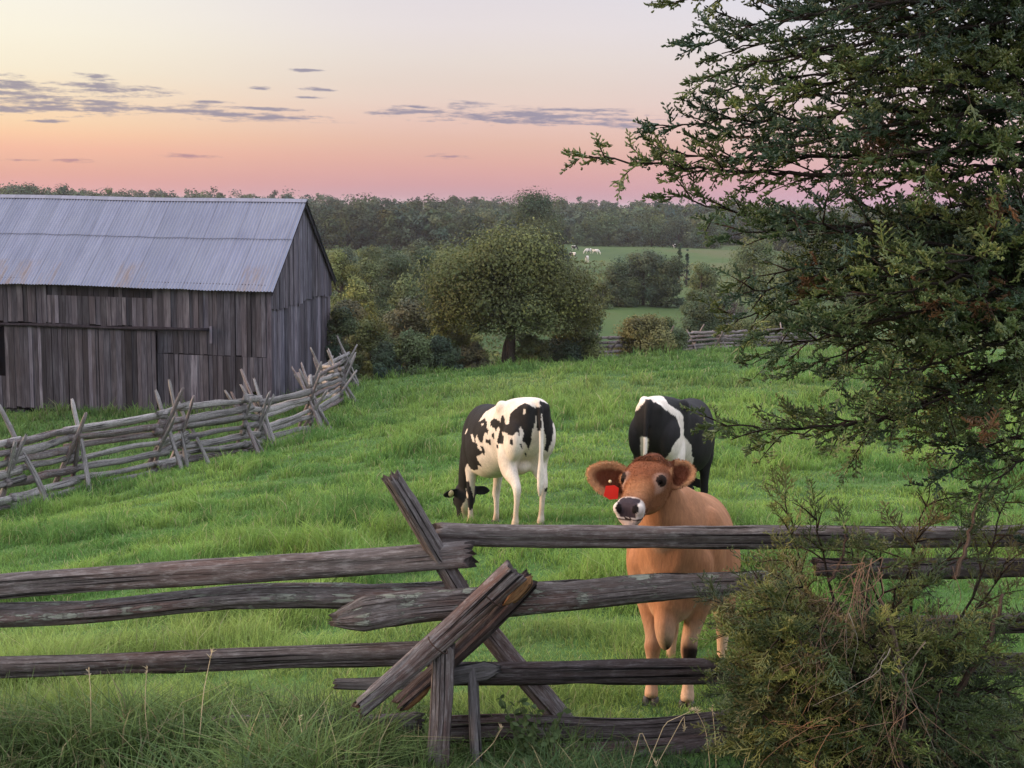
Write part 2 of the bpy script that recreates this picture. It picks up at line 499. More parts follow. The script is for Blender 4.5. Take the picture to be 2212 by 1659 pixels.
def mat_roof():
    m, N, out = new_mat('galvanised_roof')
    tc = N.node('ShaderNodeTexCoord').outputs['Object']
    sep = N.node('ShaderNodeSeparateXYZ', {0: tc})
    x, z = sep.outputs[0], sep.outputs[2]
    # sheets differ in tone, ~0.7 m wide
    sh = N.math('FLOOR', N.math('DIVIDE', x, 0.72))
    wn = N.node('ShaderNodeTexWhiteNoise', {'W': sh}, noise_dimensions='1D').outputs[0]
    st = N.noise(N.mapping(tc, scale=(7, 0.8, 0.8)), 1.0, 4, 0.6)
    pat = N.noise(N.mapping(tc, scale=(0.8, 0.6, 0.6)), 1.0, 4, 0.6)
    col = N.mix(N.mapr(st, 0.3, 0.7), (0.165, 0.170, 0.235), (0.235, 0.24, 0.325))
    col = N.mix(N.mapr(pat, 0.35, 0.7, 0, 0.5), col, (0.25, 0.255, 0.31))
    col = N.mix(N.math('MULTIPLY', wn, 0.35), col, (0.12, 0.13, 0.18))
    fr_ = N.math('FRACT', N.math('DIVIDE', x, 0.72))
    seam = N.math('MULTIPLY', N.mapr(fr_, 0.0, 0.05, 1.0, 0.0), 0.55)
    col = N.mix(seam, col, (0.06, 0.06, 0.085))
    # rust on the lower sheets
    rn = N.noise(N.mapping(tc, scale=(3.2, 0.55, 0.55), loc=(2.3, 0, 0)), 1.0, 5, 0.68)
    rn2 = N.node('ShaderNodeTexWhiteNoise', {'W': N.math('ADD', N.math('FLOOR', N.math('DIVIDE', x, 0.66)), 7.7)}, noise_dimensions='1D').outputs[0]
    band = N.math('MULTIPLY', N.mapr(z, 4.95, 5.5, 0, 1, True), N.mapr(z, 6.45, 6.75, 1, 0, True))
    rust = N.math('MULTIPLY', N.math('MULTIPLY', N.mapr(rn, 0.45, 0.66), band), N.mapr(rn2, 0.45, 0.6))
    col = N.mix(N.math('MULTIPLY', rust, 0.75), col, (0.20, 0.14, 0.112))
    b = pbsdf(N, col, 0.5, 0.4, Metallic=0.35)
    N.l.new(b.outputs[0], out.inputs[0])
    return m

M = {}
M['ground'] = mat_ground()
M['grass'] = mat_leaf('grass_blades', 1.0, 0.35, 0.6, 0.2, 0.25, 1.2)
M['leaf'] = mat_leaf('tree_leaves', 1.0, 0.22, 0.6, 0.2, 0.3, 0.35)
M['far_leaf'] = mat_leaf('far_leaves', 1.0, 0.15, 0.8, 0.1, 0.35, 0.05)
M['cedar'] = mat_leaf('cedar_foliage', 1.0, 0.12, 0.5, 0.35, 0.35, 9.0)
M['bark'] = mat_wood('bark', (0.022, 0.016, 0.014), (0.060, 0.045, 0.038), (0.12, 0.096, 0.08), 0.0, 1.0)
M['twig'] = mat_tint('dead_twigs', 0.85, 0.15, 60, 0.3, 0.2, 0.002)
M['rail'] = mat_wood('weathered_rail', (0.034, 0.026, 0.027), (0.160, 0.134, 0.132), (0.42, 0.39, 0.39), 0.0, 1.0, 0.6)
M['rail_lichen'] = mat_wood('lichened_rail', (0.032, 0.025, 0.026), (0.145, 0.124, 0.122), (0.40, 0.37, 0.37), 1.0, 1.0, 0.5)
M['rail_pale'] = mat_wood('silvered_rail', (0.055, 0.049, 0.049), (0.21, 0.19, 0.185), (0.46, 0.43, 0.42), 0.0, 0.7)
M['split'] = mat_wood('fresh_split_wood', (0.10, 0.045, 0.02), (0.38, 0.19, 0.09), (0.60, 0.38, 0.22), 0.0, 1.0)
M['board'] = mat_board()
M['roof'] = mat_roof()
M['dark'] = mat_plain('dark_interior', (0.006, 0.005, 0.007), 0.95, 0.05)
M['coat'] = mat_coat()
M['hoof'] = mat_plain('hoof_horn', (0.05, 0.04, 0.035), 0.5, 0.4)
M['eye'] = mat_plain('cow_eye', (0.003, 0.002, 0.002), 0.08, 0.06, 0, 30, 0.0)
M['nose'] = mat_plain('wet_nose', (0.045, 0.03, 0.036), 0.35, 0.5)
M['tag'] = mat_plain('red_ear_tag', (0.85, 0.03, 0.02), 0.35, 0.5, 0, 10, 0.05)
M['ytag'] = mat_plain('pale_ear_tag', (0.75, 0.6, 0.35), 0.4, 0.4, 0, 10, 0.05)

# ------------------------------------------------------------------ ground sheet
def build_ground():
    ys = np.r_[np.arange(-30, 4, 2.0), np.arange(4, 20, 0.22), np.geomspace(20, 160, 150), np.geomspace(166, 3000, 40)]
    half = np.r_[np.arange(0, 7, 0.25), np.geomspace(7, 70, 60)[0:], np.geomspace(76, 3000, 26)]
    xs = np.r_[-half[::-1][:-1], half]
    X, Y = np.meshgrid(xs, ys)
    Z = ground(X, Y)
    V = np.c_[X.ravel(), Y.ravel(), Z.ravel()]
    n = len(xs); m = len(ys)
    i = np.arange(m - 1)[:, None] * n + np.arange(n - 1)[None]
    F = np.stack([i, i + 1, i + n + 1, i + n], -1).reshape(-1, 4)
    o = link('ground', mesh_np('ground', V, F, True), M['ground'])
    tag(o, 'green sloping pasture ground falling away to a flat wooded plain', 'ground', kind='structure')
build_ground()

# ------------------------------------------------------------------ grass
def blades(x, y, h, w, lean, tint, seed, mid=True, tip=1.25):
    """one curved blade per point, as a quad and a tip triangle (stored as two quads)"""
    r = np.random.default_rng(seed)
    n = len(x)
    z = ground(x, y)
    a = r.uniform(0, 2 * np.pi, n)
    sx, sy = np.cos(a), np.sin(a)
    la = lean[0] + r.normal(0, 1.7, n)
    ln = lean[1] * np.clip(r.normal(1, 0.45, n), 0.1, 2.2)
    lx, ly = np.cos(la) * ln * h, np.sin(la) * ln * h
    base = np.c_[x, y, z - 0.015]
    side = np.c_[sx, sy, np.zeros(n)] * w[:, None] * 0.5
    midp = base + np.c_[lx * 0.32, ly * 0.32, h * 0.58]
    tipp = base + np.c_[lx, ly, h * np.clip(1.0 - ln * 0.28, 0.35, 1)]
    V = np.stack([base - side, base + side, midp + side * 0.75, midp - side * 0.75, tipp + side * 0.12, tipp - side * 0.12], 1).reshape(-1, 3)
    i = np.arange(n)[:, None] * 6
    F = np.concatenate([i + np.array([[0, 1, 2, 3]]), i + np.array([[3, 2, 4, 5]])], 0)
    f = np.array([0.45, 0.45, 0.95, 0.95, tip, tip])  # dark roots: shadow between the tufts put into the blade tint
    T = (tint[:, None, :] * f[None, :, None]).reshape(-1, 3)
    return V, F, T

def grass_tint(x, y, n, seed):
    r = np.random.default_rng(seed)
    c1 = np.array([0.222, 0.345, 0.076]); c2 = np.array([0.105, 0.220, 0.052]); c3 = np.array([0.285, 0.365, 0.105])
    f = .6 * fbm(x / .8, y / 1.1, 31, 3) + .4 * fbm(x / 3.2, y / 3.2, 33, 2); g = fbm(x / 5.0, y / 7.0, 41, 2)
    k = np.clip((f - 0.36) / 0.24, 0, 1)[:, None]
    c = c2 * (1 - k) + c1 * k
    k2 = np.clip((g - 0.55) / 0.25, 0, 0.6)[:, None]
    c = c * (1 - k2) + c3 * k2
    d = np.clip((y - 25) / 40, 0, 1)[:, None]
    c = c * (1 - d * 0.35) + np.array([0.075, 0.15, 0.045]) * d * 0.35
    c = c * r.uniform(0.65, 1.3, n)[:, None]
    dry = r.random(n) < 0.05
    c[dry] = np.array([0.40, 0.38, 0.20]) * r.uniform(0.6, 1.1, dry.sum())[:, None]
    return c

def in_field(x, y):
    """the grazed field: right of the zigzag fence and short of the hedge"""
    fx = np.interp(y, [5, 24, 27, 33.5, 45, 60], [-6, -10.5, -9.6, -8.2, -6.9, -7.5])
    far = np.interp(x, [-9, -6, 0, 7.4, 12.5, 27, 40], [53, 55, 59, 71, 78, 86, 90])
    return (y < far), (x > fx)

def build_grass():
    r = np.random.default_rng(3)
    N = 580000
    u = r.random(N)
    d0, d1 = 5.75, 75.0
    p = -0.15
    d = (d0 ** p + u * (d1 ** p - d0 ** p)) ** (1 / p)
    x = r.uniform(-1, 1, N) * (0.47 * d + 1.6)
    ok, rightf = in_field(x, d)
    x, d, rightf = x[ok], d[ok], rightf[ok]
    n = len(x)
    tuft = fbm(x / 0.42, d / 0.5, 61, 2); big = fbm(x / 1.8, d / 2.0, 62, 2)
    h = 0.04 + 0.20 * np.clip((tuft - 0.32) / 0.36, 0, 1.3) * np.clip((big - 0.25) / 0.35, 0.25, 1.3)
    h *= r.uniform(0.6, 1.3, n) * np.clip(1 + (d - 10) / 60, 1, 1.7)
    h = np.where(rightf, h, h * 1.4)
    w = np.maximum(0.0045, 0.00058 * d) * r.uniform(0.7, 1.5, n)
    la = fbm(x / .7, d / .7, 71, 2) * 14.0
    t = grass_tint(x, d, n, 5)
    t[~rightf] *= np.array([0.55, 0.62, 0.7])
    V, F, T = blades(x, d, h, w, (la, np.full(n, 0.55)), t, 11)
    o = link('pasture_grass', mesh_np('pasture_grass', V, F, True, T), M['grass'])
    tag(o, 'lush green pasture grass covering the field behind the rails', 'grass', kind='stuff')
    # tall rough grass along the near fence
    n = 64000
    y = r.uniform(4.2, 6.5, n); x = r.uniform(-4.2, 3.4, n)
    keep = r.random(n) < np.clip(1.25 - np.abs(y - 5.05) / 1.1, 0.0, 1) * np.where(x < 0.1, 1.0, 0.7)
    x, y = x[keep], y[keep]; n = len(x)
    clump = fbm(x / 0.42, y / 0.42, 81, 2)
    h = (0.10 + 0.26 * np.clip((clump - 0.32) / 0.35, 0, 1.15)) * r.uniform(0.55, 1.2, n)
    h *= np.where(y > 5.5, 0.62, 0.85) * np.where((x > -0.5) & (x < 0.1), 0.55, np.where((x > 0) & (x < .95), .7, 1.0))
    w = r.uniform(0.004, 0.0095, n)
    c = np.array([[0.118, 0.180, 0.058]]) * r.uniform(0.45, 1.35, n)[:, None]
    k = np.clip((fbm(x / 0.6, y / 0.6, 83, 2) - 0.45) / 0.25, 0, 1)[:, None]
    c = c * (1 - k) + np.array([[0.055, 0.105, 0.042]]) * k * r.uniform(0.6, 1.2, n)[:, None]
    dry = r.random(n) < 0.10
    c[dry] = np.array([0.30, 0.27, 0.15]) * r.uniform(0.5, 1.0, dry.sum())[:, None]
    la = fbm(x / 0.5, y / 0.5, 91, 2) * 14
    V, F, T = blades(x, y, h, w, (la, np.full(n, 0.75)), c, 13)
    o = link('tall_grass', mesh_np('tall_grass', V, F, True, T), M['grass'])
    tag(o, 'tall olive rough grass with dry stems along the split rail fence', 'grass', kind='stuff')
build_grass()

# ------------------------------------------------------------------ barn
def build_barn():
    a = R(12.0)
    c = P(583, 625, 50.0)
    base_z = -9.15
    EAVE = c.z - base_z + 0.16
    LEN, WID = 19.0, 6.7
    RISE = 3.20
    root = empty('barn', (c.x, c.y + 0.12, base_z), -a)
    tag(root, 'old grey timber barn with a rusting corrugated metal roof', 'barn')
    r = random.Random(4)
    def tone(lo=0.6, hi=1.4):
        t = r.uniform(lo * .72, hi * 1.02)
        if r.random() < 0.14: t *= 1.55
        q = r.uniform(-0.04, 0.04)
        return (t * (1 + q), t, t * (1 - q))
    def boards(mb, x0, x1, z0, z1, y=0.0, axis='x', top=None, jag=0.05, wmin=0.16, wmax=0.30, lo=0.6, hi=1.4, skip=None, thick=0.028):
        x = x0
        while x < x1 - 0.02:
            w = min(r.uniform(wmin, wmax), x1 - x)
            gap = r.choice([0.006, 0.012, 0.012, 0.02, 0.03])
            if not (skip and skip(x + w / 2)):
                dy = r.uniform(-0.014, 0.014)
                zb = z0 + r.uniform(-jag, jag)
                zt0 = (top(x) if top else z1); zt1 = (top(x + w - gap) if top else z1)
                lx = r.uniform(-0.01, 0.01)
                A, B = x, x + w - gap
                if axis == 'x':
                    V = [(A + lx, y + dy - thick, zb), (B + lx, y + dy - thick, zb), (B + lx, y + dy, zb), (A + lx, y + dy, zb), (A, y + dy - thick, zt0), (B, y + dy - thick, zt1), (B, y + dy, zt1), (A, y + dy, zt0)]
                else:
                    V = [(y + dy + thick, A + lx, zb), (y + dy + thick, B + lx, zb), (y + dy, B + lx, zb), (y + dy, A + lx, zb), (y + dy + thick, A, zt0), (y + dy + thick, B, zt1), (y + dy, B, zt1), (y + dy, A, zt0)]
                mb.add(V, [(0, 3, 2, 1), (4, 5, 6, 7), (0, 1, 5, 4), (1, 2, 6, 5), (2, 3, 7, 6), (3, 0, 4, 7)], tint=tone(lo, hi))
            x += w
    # shell that closes the gaps between boards, near-black in place of interior shade
    sh = MB()
    sh.box(-LEN, -0.10, 0.10, WID - 0.10, 0.0, EAVE - 0.02)
    sh.add([(-LEN, 0.10, EAVE - 0.02), (-0.1, 0.10, EAVE - 0.02), (-0.1, WID - 0.1, EAVE - 0.02), (-LEN, WID - 0.1, EAVE - 0.02), (-LEN, WID / 2, EAVE + RISE - 0.25), (-0.1, WID / 2, EAVE + RISE - 0.25)],
           [(0, 1, 5, 4), (3, 4, 5, 2), (1, 2, 5), (0, 4, 3)])
    sh.build('interior_dark', M['dark'], root)
    def zpx(u, v):       # height above the barn's foot of a picture point on the front wall
        d = 50.0 + (583 - u) / 583 * 2.4
        return P(u, v, d).z - base_z
    def xpx(u):
        lo_, hi_ = -25.0, 1.0
        for _ in range(50):
            m_ = (lo_ + hi_) / 2
            wx = c.x + m_ * math.cos(a); wy = c.y + 0.12 - m_ * math.sin(a)
            if P(u, 700, wy).x > wx: lo_ = m_
            else: hi_ = m_
        return lo_
    track = zpx(300, 706); seam = zpx(450, 767)
    xd = xpx(340); slot0, slot1 = xpx(104), xpx(331)
    slot_lo, slot_hi = zpx(215, 641), zpx(215, 622)
    front = MB()
    # upper band of boards, with the long open slot under the eaves
    boards(front, -LEN, slot0, track, EAVE, lo=0.7, hi=1.3)
    boards(front, slot0, slot1, track, slot_lo, lo=0.75, hi=1.35)
    boards(front, slot1, xpx(461), track - 0.02, EAVE, lo=0.8, hi=1.5)
    boards(front, xpx(461), 0.0, seam, EAVE, lo=0.7, hi=1.45, jag=0.03)
    boards(front, xd, xpx(461), seam, track - 0.03, lo=0.7, hi=1.3, y=0.012, jag=0.02)
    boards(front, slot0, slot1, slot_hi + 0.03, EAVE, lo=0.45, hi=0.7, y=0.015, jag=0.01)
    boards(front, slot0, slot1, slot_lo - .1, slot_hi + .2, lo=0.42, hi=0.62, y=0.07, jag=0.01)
    # lower right boards with ragged feet, a hatch and slits
    hx0, hx1 = xpx(540), xpx(558)
    s1, s2, s3 = xpx(431), xpx(523), xpx(370)
    def skip(x): return abs(x - s1) < 0.05 or abs(x - s2) < 0.06
    hz = zpx(549, 846)
    boards(front, xd, hx0, 0.55, seam - 0.03, y=-0.02, lo=0.6, hi=1.35, jag=0.12, skip=lambda x: abs(x - s2) < 0.07)
    boards(front, hx0, hx1, hz, seam - 0.03, y=-0.02, lo=0.6, hi=1.3, jag=0.03)
    boards(front, hx1, 0.0, 0.55, seam - 0.03, y=-0.02, lo=0.6, hi=1.4, jag=0.12)
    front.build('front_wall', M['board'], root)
    # two wide sliding doors under the track
    dm = xpx(214)
    for (x0, x1) in ((xpx(12), dm), (dm + 0.03, xd - 0.02)):
        d = MB()
        boards(d, x0, x1, 0.62, track - 0.10, y=-0.09, lo=0.55, hi=1.35, jag=0.06)
        db = d.build('barn_door', M['board'], root)
        h = MB()
        h.box((x0 + x1) / 2 - 0.06, (x0 + x1) / 2 + 0.06, -0.175, -0.125, track - 0.16, track + 0.05, tint=(0.4, 0.4, 0.4))
        h.build('door_hanger', M['board'], db)
    dl = MB()
    boards(dl, -LEN, xpx(10) - 0.35, 0.6, track - 0.06, y=-0.02, lo=0.6, hi=1.3, jag=0.08)
    boards(dl, xpx(10) - 0.35, xpx(10), 0.6, 1.9, y=-0.02, lo=0.6, hi=1.3, jag=0.08)
    dl.build('side_panel', M['board'], root)
    # door track: a long sagging pole with a ledge
    t = MB()
    pts = [P(u, v, 50.0 + (583 - u) / 583 * 2.4) for u, v in ((-60, 697), (0, 700), (120, 703), (240, 708), (360, 710), (452, 712))]
    Rm = Matrix.Rotation(a, 3, 'Z')
    loc = [Rm @ (p - root.location) for p in pts]
    pp = np.array([(p.x, -0.17, p.z) for p in loc])
    V, F = tube(catmull(pp, 20), 0.07 + 0.015 * np.sin(np.arange(20)), 7)
    t.add(V, F, tint=(0.35, 0.33, 0.36))
    t.build('door_track', M['board'], root, True)
    b = MB()
    xb = xpx(457)
    b.box(xb - 0.05, xb + 0.05, -0.10, -0.03, track - 0.55, track + 0.12, tint=(1.9, 1.9, 2.0))
    b.build('track_bracket', M['board'], root)
    # gable end: lower wall, and the upper boarding that overlaps it
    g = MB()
    r.seed(9)
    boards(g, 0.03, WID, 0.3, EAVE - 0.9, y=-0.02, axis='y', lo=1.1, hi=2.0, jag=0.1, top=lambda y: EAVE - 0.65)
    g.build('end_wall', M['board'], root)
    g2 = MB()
    roofz = lambda y: EAVE + RISE * (1 - abs(y - WID / 2) / (WID / 2)) - 0.06
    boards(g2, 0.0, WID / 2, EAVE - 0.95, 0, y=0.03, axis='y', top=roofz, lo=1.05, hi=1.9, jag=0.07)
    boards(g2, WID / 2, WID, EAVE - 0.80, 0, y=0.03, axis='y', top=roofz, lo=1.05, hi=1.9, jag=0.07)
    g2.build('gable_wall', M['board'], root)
    bw = MB()
    boards(bw, -LEN, 0.0, 0.3, EAVE, y=WID + 0.03, lo=0.7, hi=1.3)
    bw.build('back_wall', M['board'], root)
    cp = MB()
    cp.box(-0.13, 0.035, -0.055, 0.0, 0.55, EAVE - 0.05, tint=(1.25, 1.2, 1.25))
    cp.build('corner_board', M['board'], root)
    # corrugated roof: two courses of sheets on each slope
    per = 0.135
    def slope(front_side, s0, s1, lift):
        nx = int((LEN + 0.5) / per * 6)
        xs = np.linspace(-LEN - 0.2, 0.22, nx)
        rr = np.random.default_rng(5)
        wave = 0.024 * np.cos(xs / per * 2 * math.pi)
        ns = 14
        V = []
        for i in range(ns):
            s = s0 + (s1 - s0) * i / (ns - 1)
            y = WID / 2 * s
            z = EAVE + RISE * s
            z += -0.035 * math.sin(s * 3.1) + 0.018 * np.sin(xs * 0.55 + s * 2) + 0.006 * np.sin(xs * 2.9 + 4 * s)
            edge = (0.04 * (fbm(xs * 1.4, xs * 0 + s, 3, 2) - 0.5)) if i == 0 else 0
            n_y, n_z = -RISE / math.hypot(RISE, WID / 2), (WID / 2) / math.hypot(RISE, WID / 2)
            yy = y + n_y * (wave + lift) + edge
            zz = z + n_z * (wave + lift) + edge
            if not front_side: yy = WID - yy
            V.append(np.c_[xs, yy * np.ones(nx), zz])
        V = np.concatenate(V)
        i = np.arange(ns - 1)[:, None] * nx + np.arange(nx - 1)[None]
        F = np.stack([i, i + 1, i + nx + 1, i + nx], -1).reshape(-1, 4)
        return V, F
    Vs, Fs, o = [], [], 0
    for fs in (True, False):
        for (s0, s1, lift) in ((-0.085, 0.56, 0.03), (0.53, 1.0, 0.055)):
            V, F = slope(fs, s0, s1, lift)
            Vs.append(V); Fs.append(F + o); o += len(V)
    ro = link('roof', mesh_np('roof', np.concatenate(Vs), np.concatenate(Fs), True), M['roof'], root)
    rc = MB()
    k = 24
    xs = np.linspace(-LEN - 0.2, 0.24, k)
    ring = []
    for x in xs:
        zc = EAVE + RISE + 0.075 + 0.018 * math.sin(x * 0.55 + 2)
        ring.append([(x, WID / 2 - 0.16, zc - 0.11), (x, WID / 2, zc + 0.03), (x, WID / 2 + 0.16, zc - 0.11), (x, WID / 2, zc)])
    V, F = ring_mesh(np.array(ring))
    rc.add(V, F)
    rc.build('ridge_cap', M['roof'], ro)
    # dark rake boards along the gable edge
    for sgn in (0, 1):
        rk = MB()
        y0, y1 = (-0.22, WID / 2) if sgn == 0 else (WID + 0.22, WID / 2)
        z0, z1 = EAVE - 0.22 * RISE / (WID / 2), EAVE + RISE
        V = []
        for (y, z) in ((y0, z0), (y1, z1)):
            V += [(0.13, y, z - 0.20), (0.17, y, z - 0.20), (0.17, y, z - 0.03), (0.13, y, z - 0.03)]
        rk.add(V, [(0, 1, 2, 3), (4, 7, 6, 5), (0, 4, 5, 1), (1, 5, 6, 2), (2, 6, 7, 3), (3, 7, 4, 0)], tint=(0.35, 0.35, 0.38))
        rk.build('rake_board', M['board'], root)
    # stone footing
    st = MB()
    rr = random.Random(2)
    for i in range(46):
        x = -LEN + i * LEN / 46
        s = rr.uniform(0.7, 1.2)
        st.box(x, x + LEN / 46 - 0.03, -0.02 + rr.uniform(-.03, .03), 0.3, -0.4, 0.5 + rr.uniform(-0.12, 0.05), tint=(s, s, s))
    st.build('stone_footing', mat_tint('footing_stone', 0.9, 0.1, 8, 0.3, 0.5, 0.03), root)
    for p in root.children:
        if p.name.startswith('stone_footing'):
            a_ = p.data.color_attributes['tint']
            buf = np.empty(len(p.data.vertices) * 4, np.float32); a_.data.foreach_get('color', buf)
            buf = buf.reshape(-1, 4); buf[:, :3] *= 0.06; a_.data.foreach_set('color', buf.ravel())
build_barn()

# ------------------------------------------------------------------ split rails
def rail_mesh(p0, p1, ra, rb, seed, flat=0.75, sag=0.01, taper=(0.5, 0.5), n=90, k=34, rough=1.0, ends=(0.0, 0.0), roll=None, bend=None):
    """one split rail from p0 to p1, local to p0: knobbly wedge section, grooves along it.
    ra, rb: half thickness at both ends; ends: how far each end runs to a point"""
    r = np.random.default_rng(seed)
    p0 = np.array(p0, float); p1 = np.array(p1, float)
    L = np.linalg.norm(p1 - p0)
    t = np.linspace(0, 1, n)
    path = p0 + (p1 - p0) * t[:, None]
    path[:, 2] += -sag * np.sin(math.pi * t) * 1.0
    w1 = (vnoise(t * L * 1.3 + seed * 3.1, t * 0, seed) - 0.5) * 0.05 * rough
    w2 = (vnoise(t * L * 1.3 + seed * 5.7, t * 0 + 3, seed) - 0.5) * 0.05 * rough
    T, S, U = frames(path)
    path = path + S * w1[:, None] + U * w2[:, None]
    if bend:
        path = path + U * (bend * np.sin(math.pi * t))[:, None]
    th = np.linspace(0, 2 * math.pi, k, endpoint=False)
    prof = 1 + 0.13 * np.cos(2 * th + r.uniform(0, 6)) + 0.11 * np.cos(3 * th + r.uniform(0, 6)) + 0.06 * np.cos(5 * th + r.uniform(0, 6)) + r.normal(0, 0.03, k)
    rad = ra + (rb - ra) * t
    rad = rad * (1 + 0.18 * (vnoise(t * L * 2.2, t * 0 + seed, seed + 5) - 0.5) * rough)
    e0, e1 = ends
    if e0: rad = rad * np.clip((t + 0.012) / e0, 0, 1) ** 0.6
    if e1: rad = rad * np.clip((1.012 - t) / e1, 0, 1) ** 0.6
    roll = r.uniform(0, 6.28) if roll is None else roll
    rings = np.empty((n, k, 3))
    TT, AA = np.meshgrid(t * L, th, indexing='ij')
    wrap = np.minimum(AA, 2 * math.pi - AA)
    lump = fbm(TT * 1.5 + seed * 1.7, wrap * 1.3 + seed, seed, 2) - 0.5
    fib = fbm(TT * 2.4 + seed, wrap * 6.0 + seed * .3, seed + 9, 2) - 0.5
    crk = fbm(TT * 0.9 + seed * 2.3, wrap * 4.2 + seed, seed + 21, 2)
    crack = np.clip(1 - np.abs(crk - 0.5) / 0.045, 0, 1)
    chip = np.clip((vnoise(TT * 3.1 + seed, wrap * 2.1, seed + 31) - .74) / .1, 0, 1)
    G_ = 1 + rough * (0.20 * lump + 0.16 * fib - 0.15 * crack - 0.10 * chip)
    jag = (r.random(k) - .5) * ra * 1.2
    for q in range(k):
        a = th[q] + 0.25 * (t - 0.5)
        rings[:, q] = path + (rad * prof[q] * G_[:, q])[:, None] * (flat * np.cos(a)[:, None] * S + np.sin(a)[:, None] * U)
        rings[0, q] += T[0] * jag[q]; rings[-1, q] += T[-1] * jag[-q]
    V, F = ring_mesh(rings)
    # grain coordinates: along, around
    circ = np.linspace(0, 2 * math.pi * (ra + rb) / 2, k, endpoint=False)
    circ = np.minimum(circ, circ[-1] + circ[1] - circ) * 2.0     # mirrored so it closes
    uv = np.stack([np.repeat((t * L)[:, None], k, 1), np.repeat(circ[None], n, 0) + 0.37 * seed], -1).reshape(-1, 2).tolist()
    uv += [(0, 0.1), (L, 0.1)]
    tone = r.uniform(0.8, 1.2)
    return V, F, uv, tone

def rail(name, p0, p1, ra, rb, mat, parent, seed, tint=None, **kw):
    p0 = Vector(p0) - parent.location; p1 = Vector(p1) - parent.location
    V, F, uv, tone = rail_mesh(p0, p1, ra, rb, seed, **kw)
    mb = MB()
    mb.add(V, F, uv, tint or (tone, tone, tone))
    return mb.build(name, mat, parent, True)

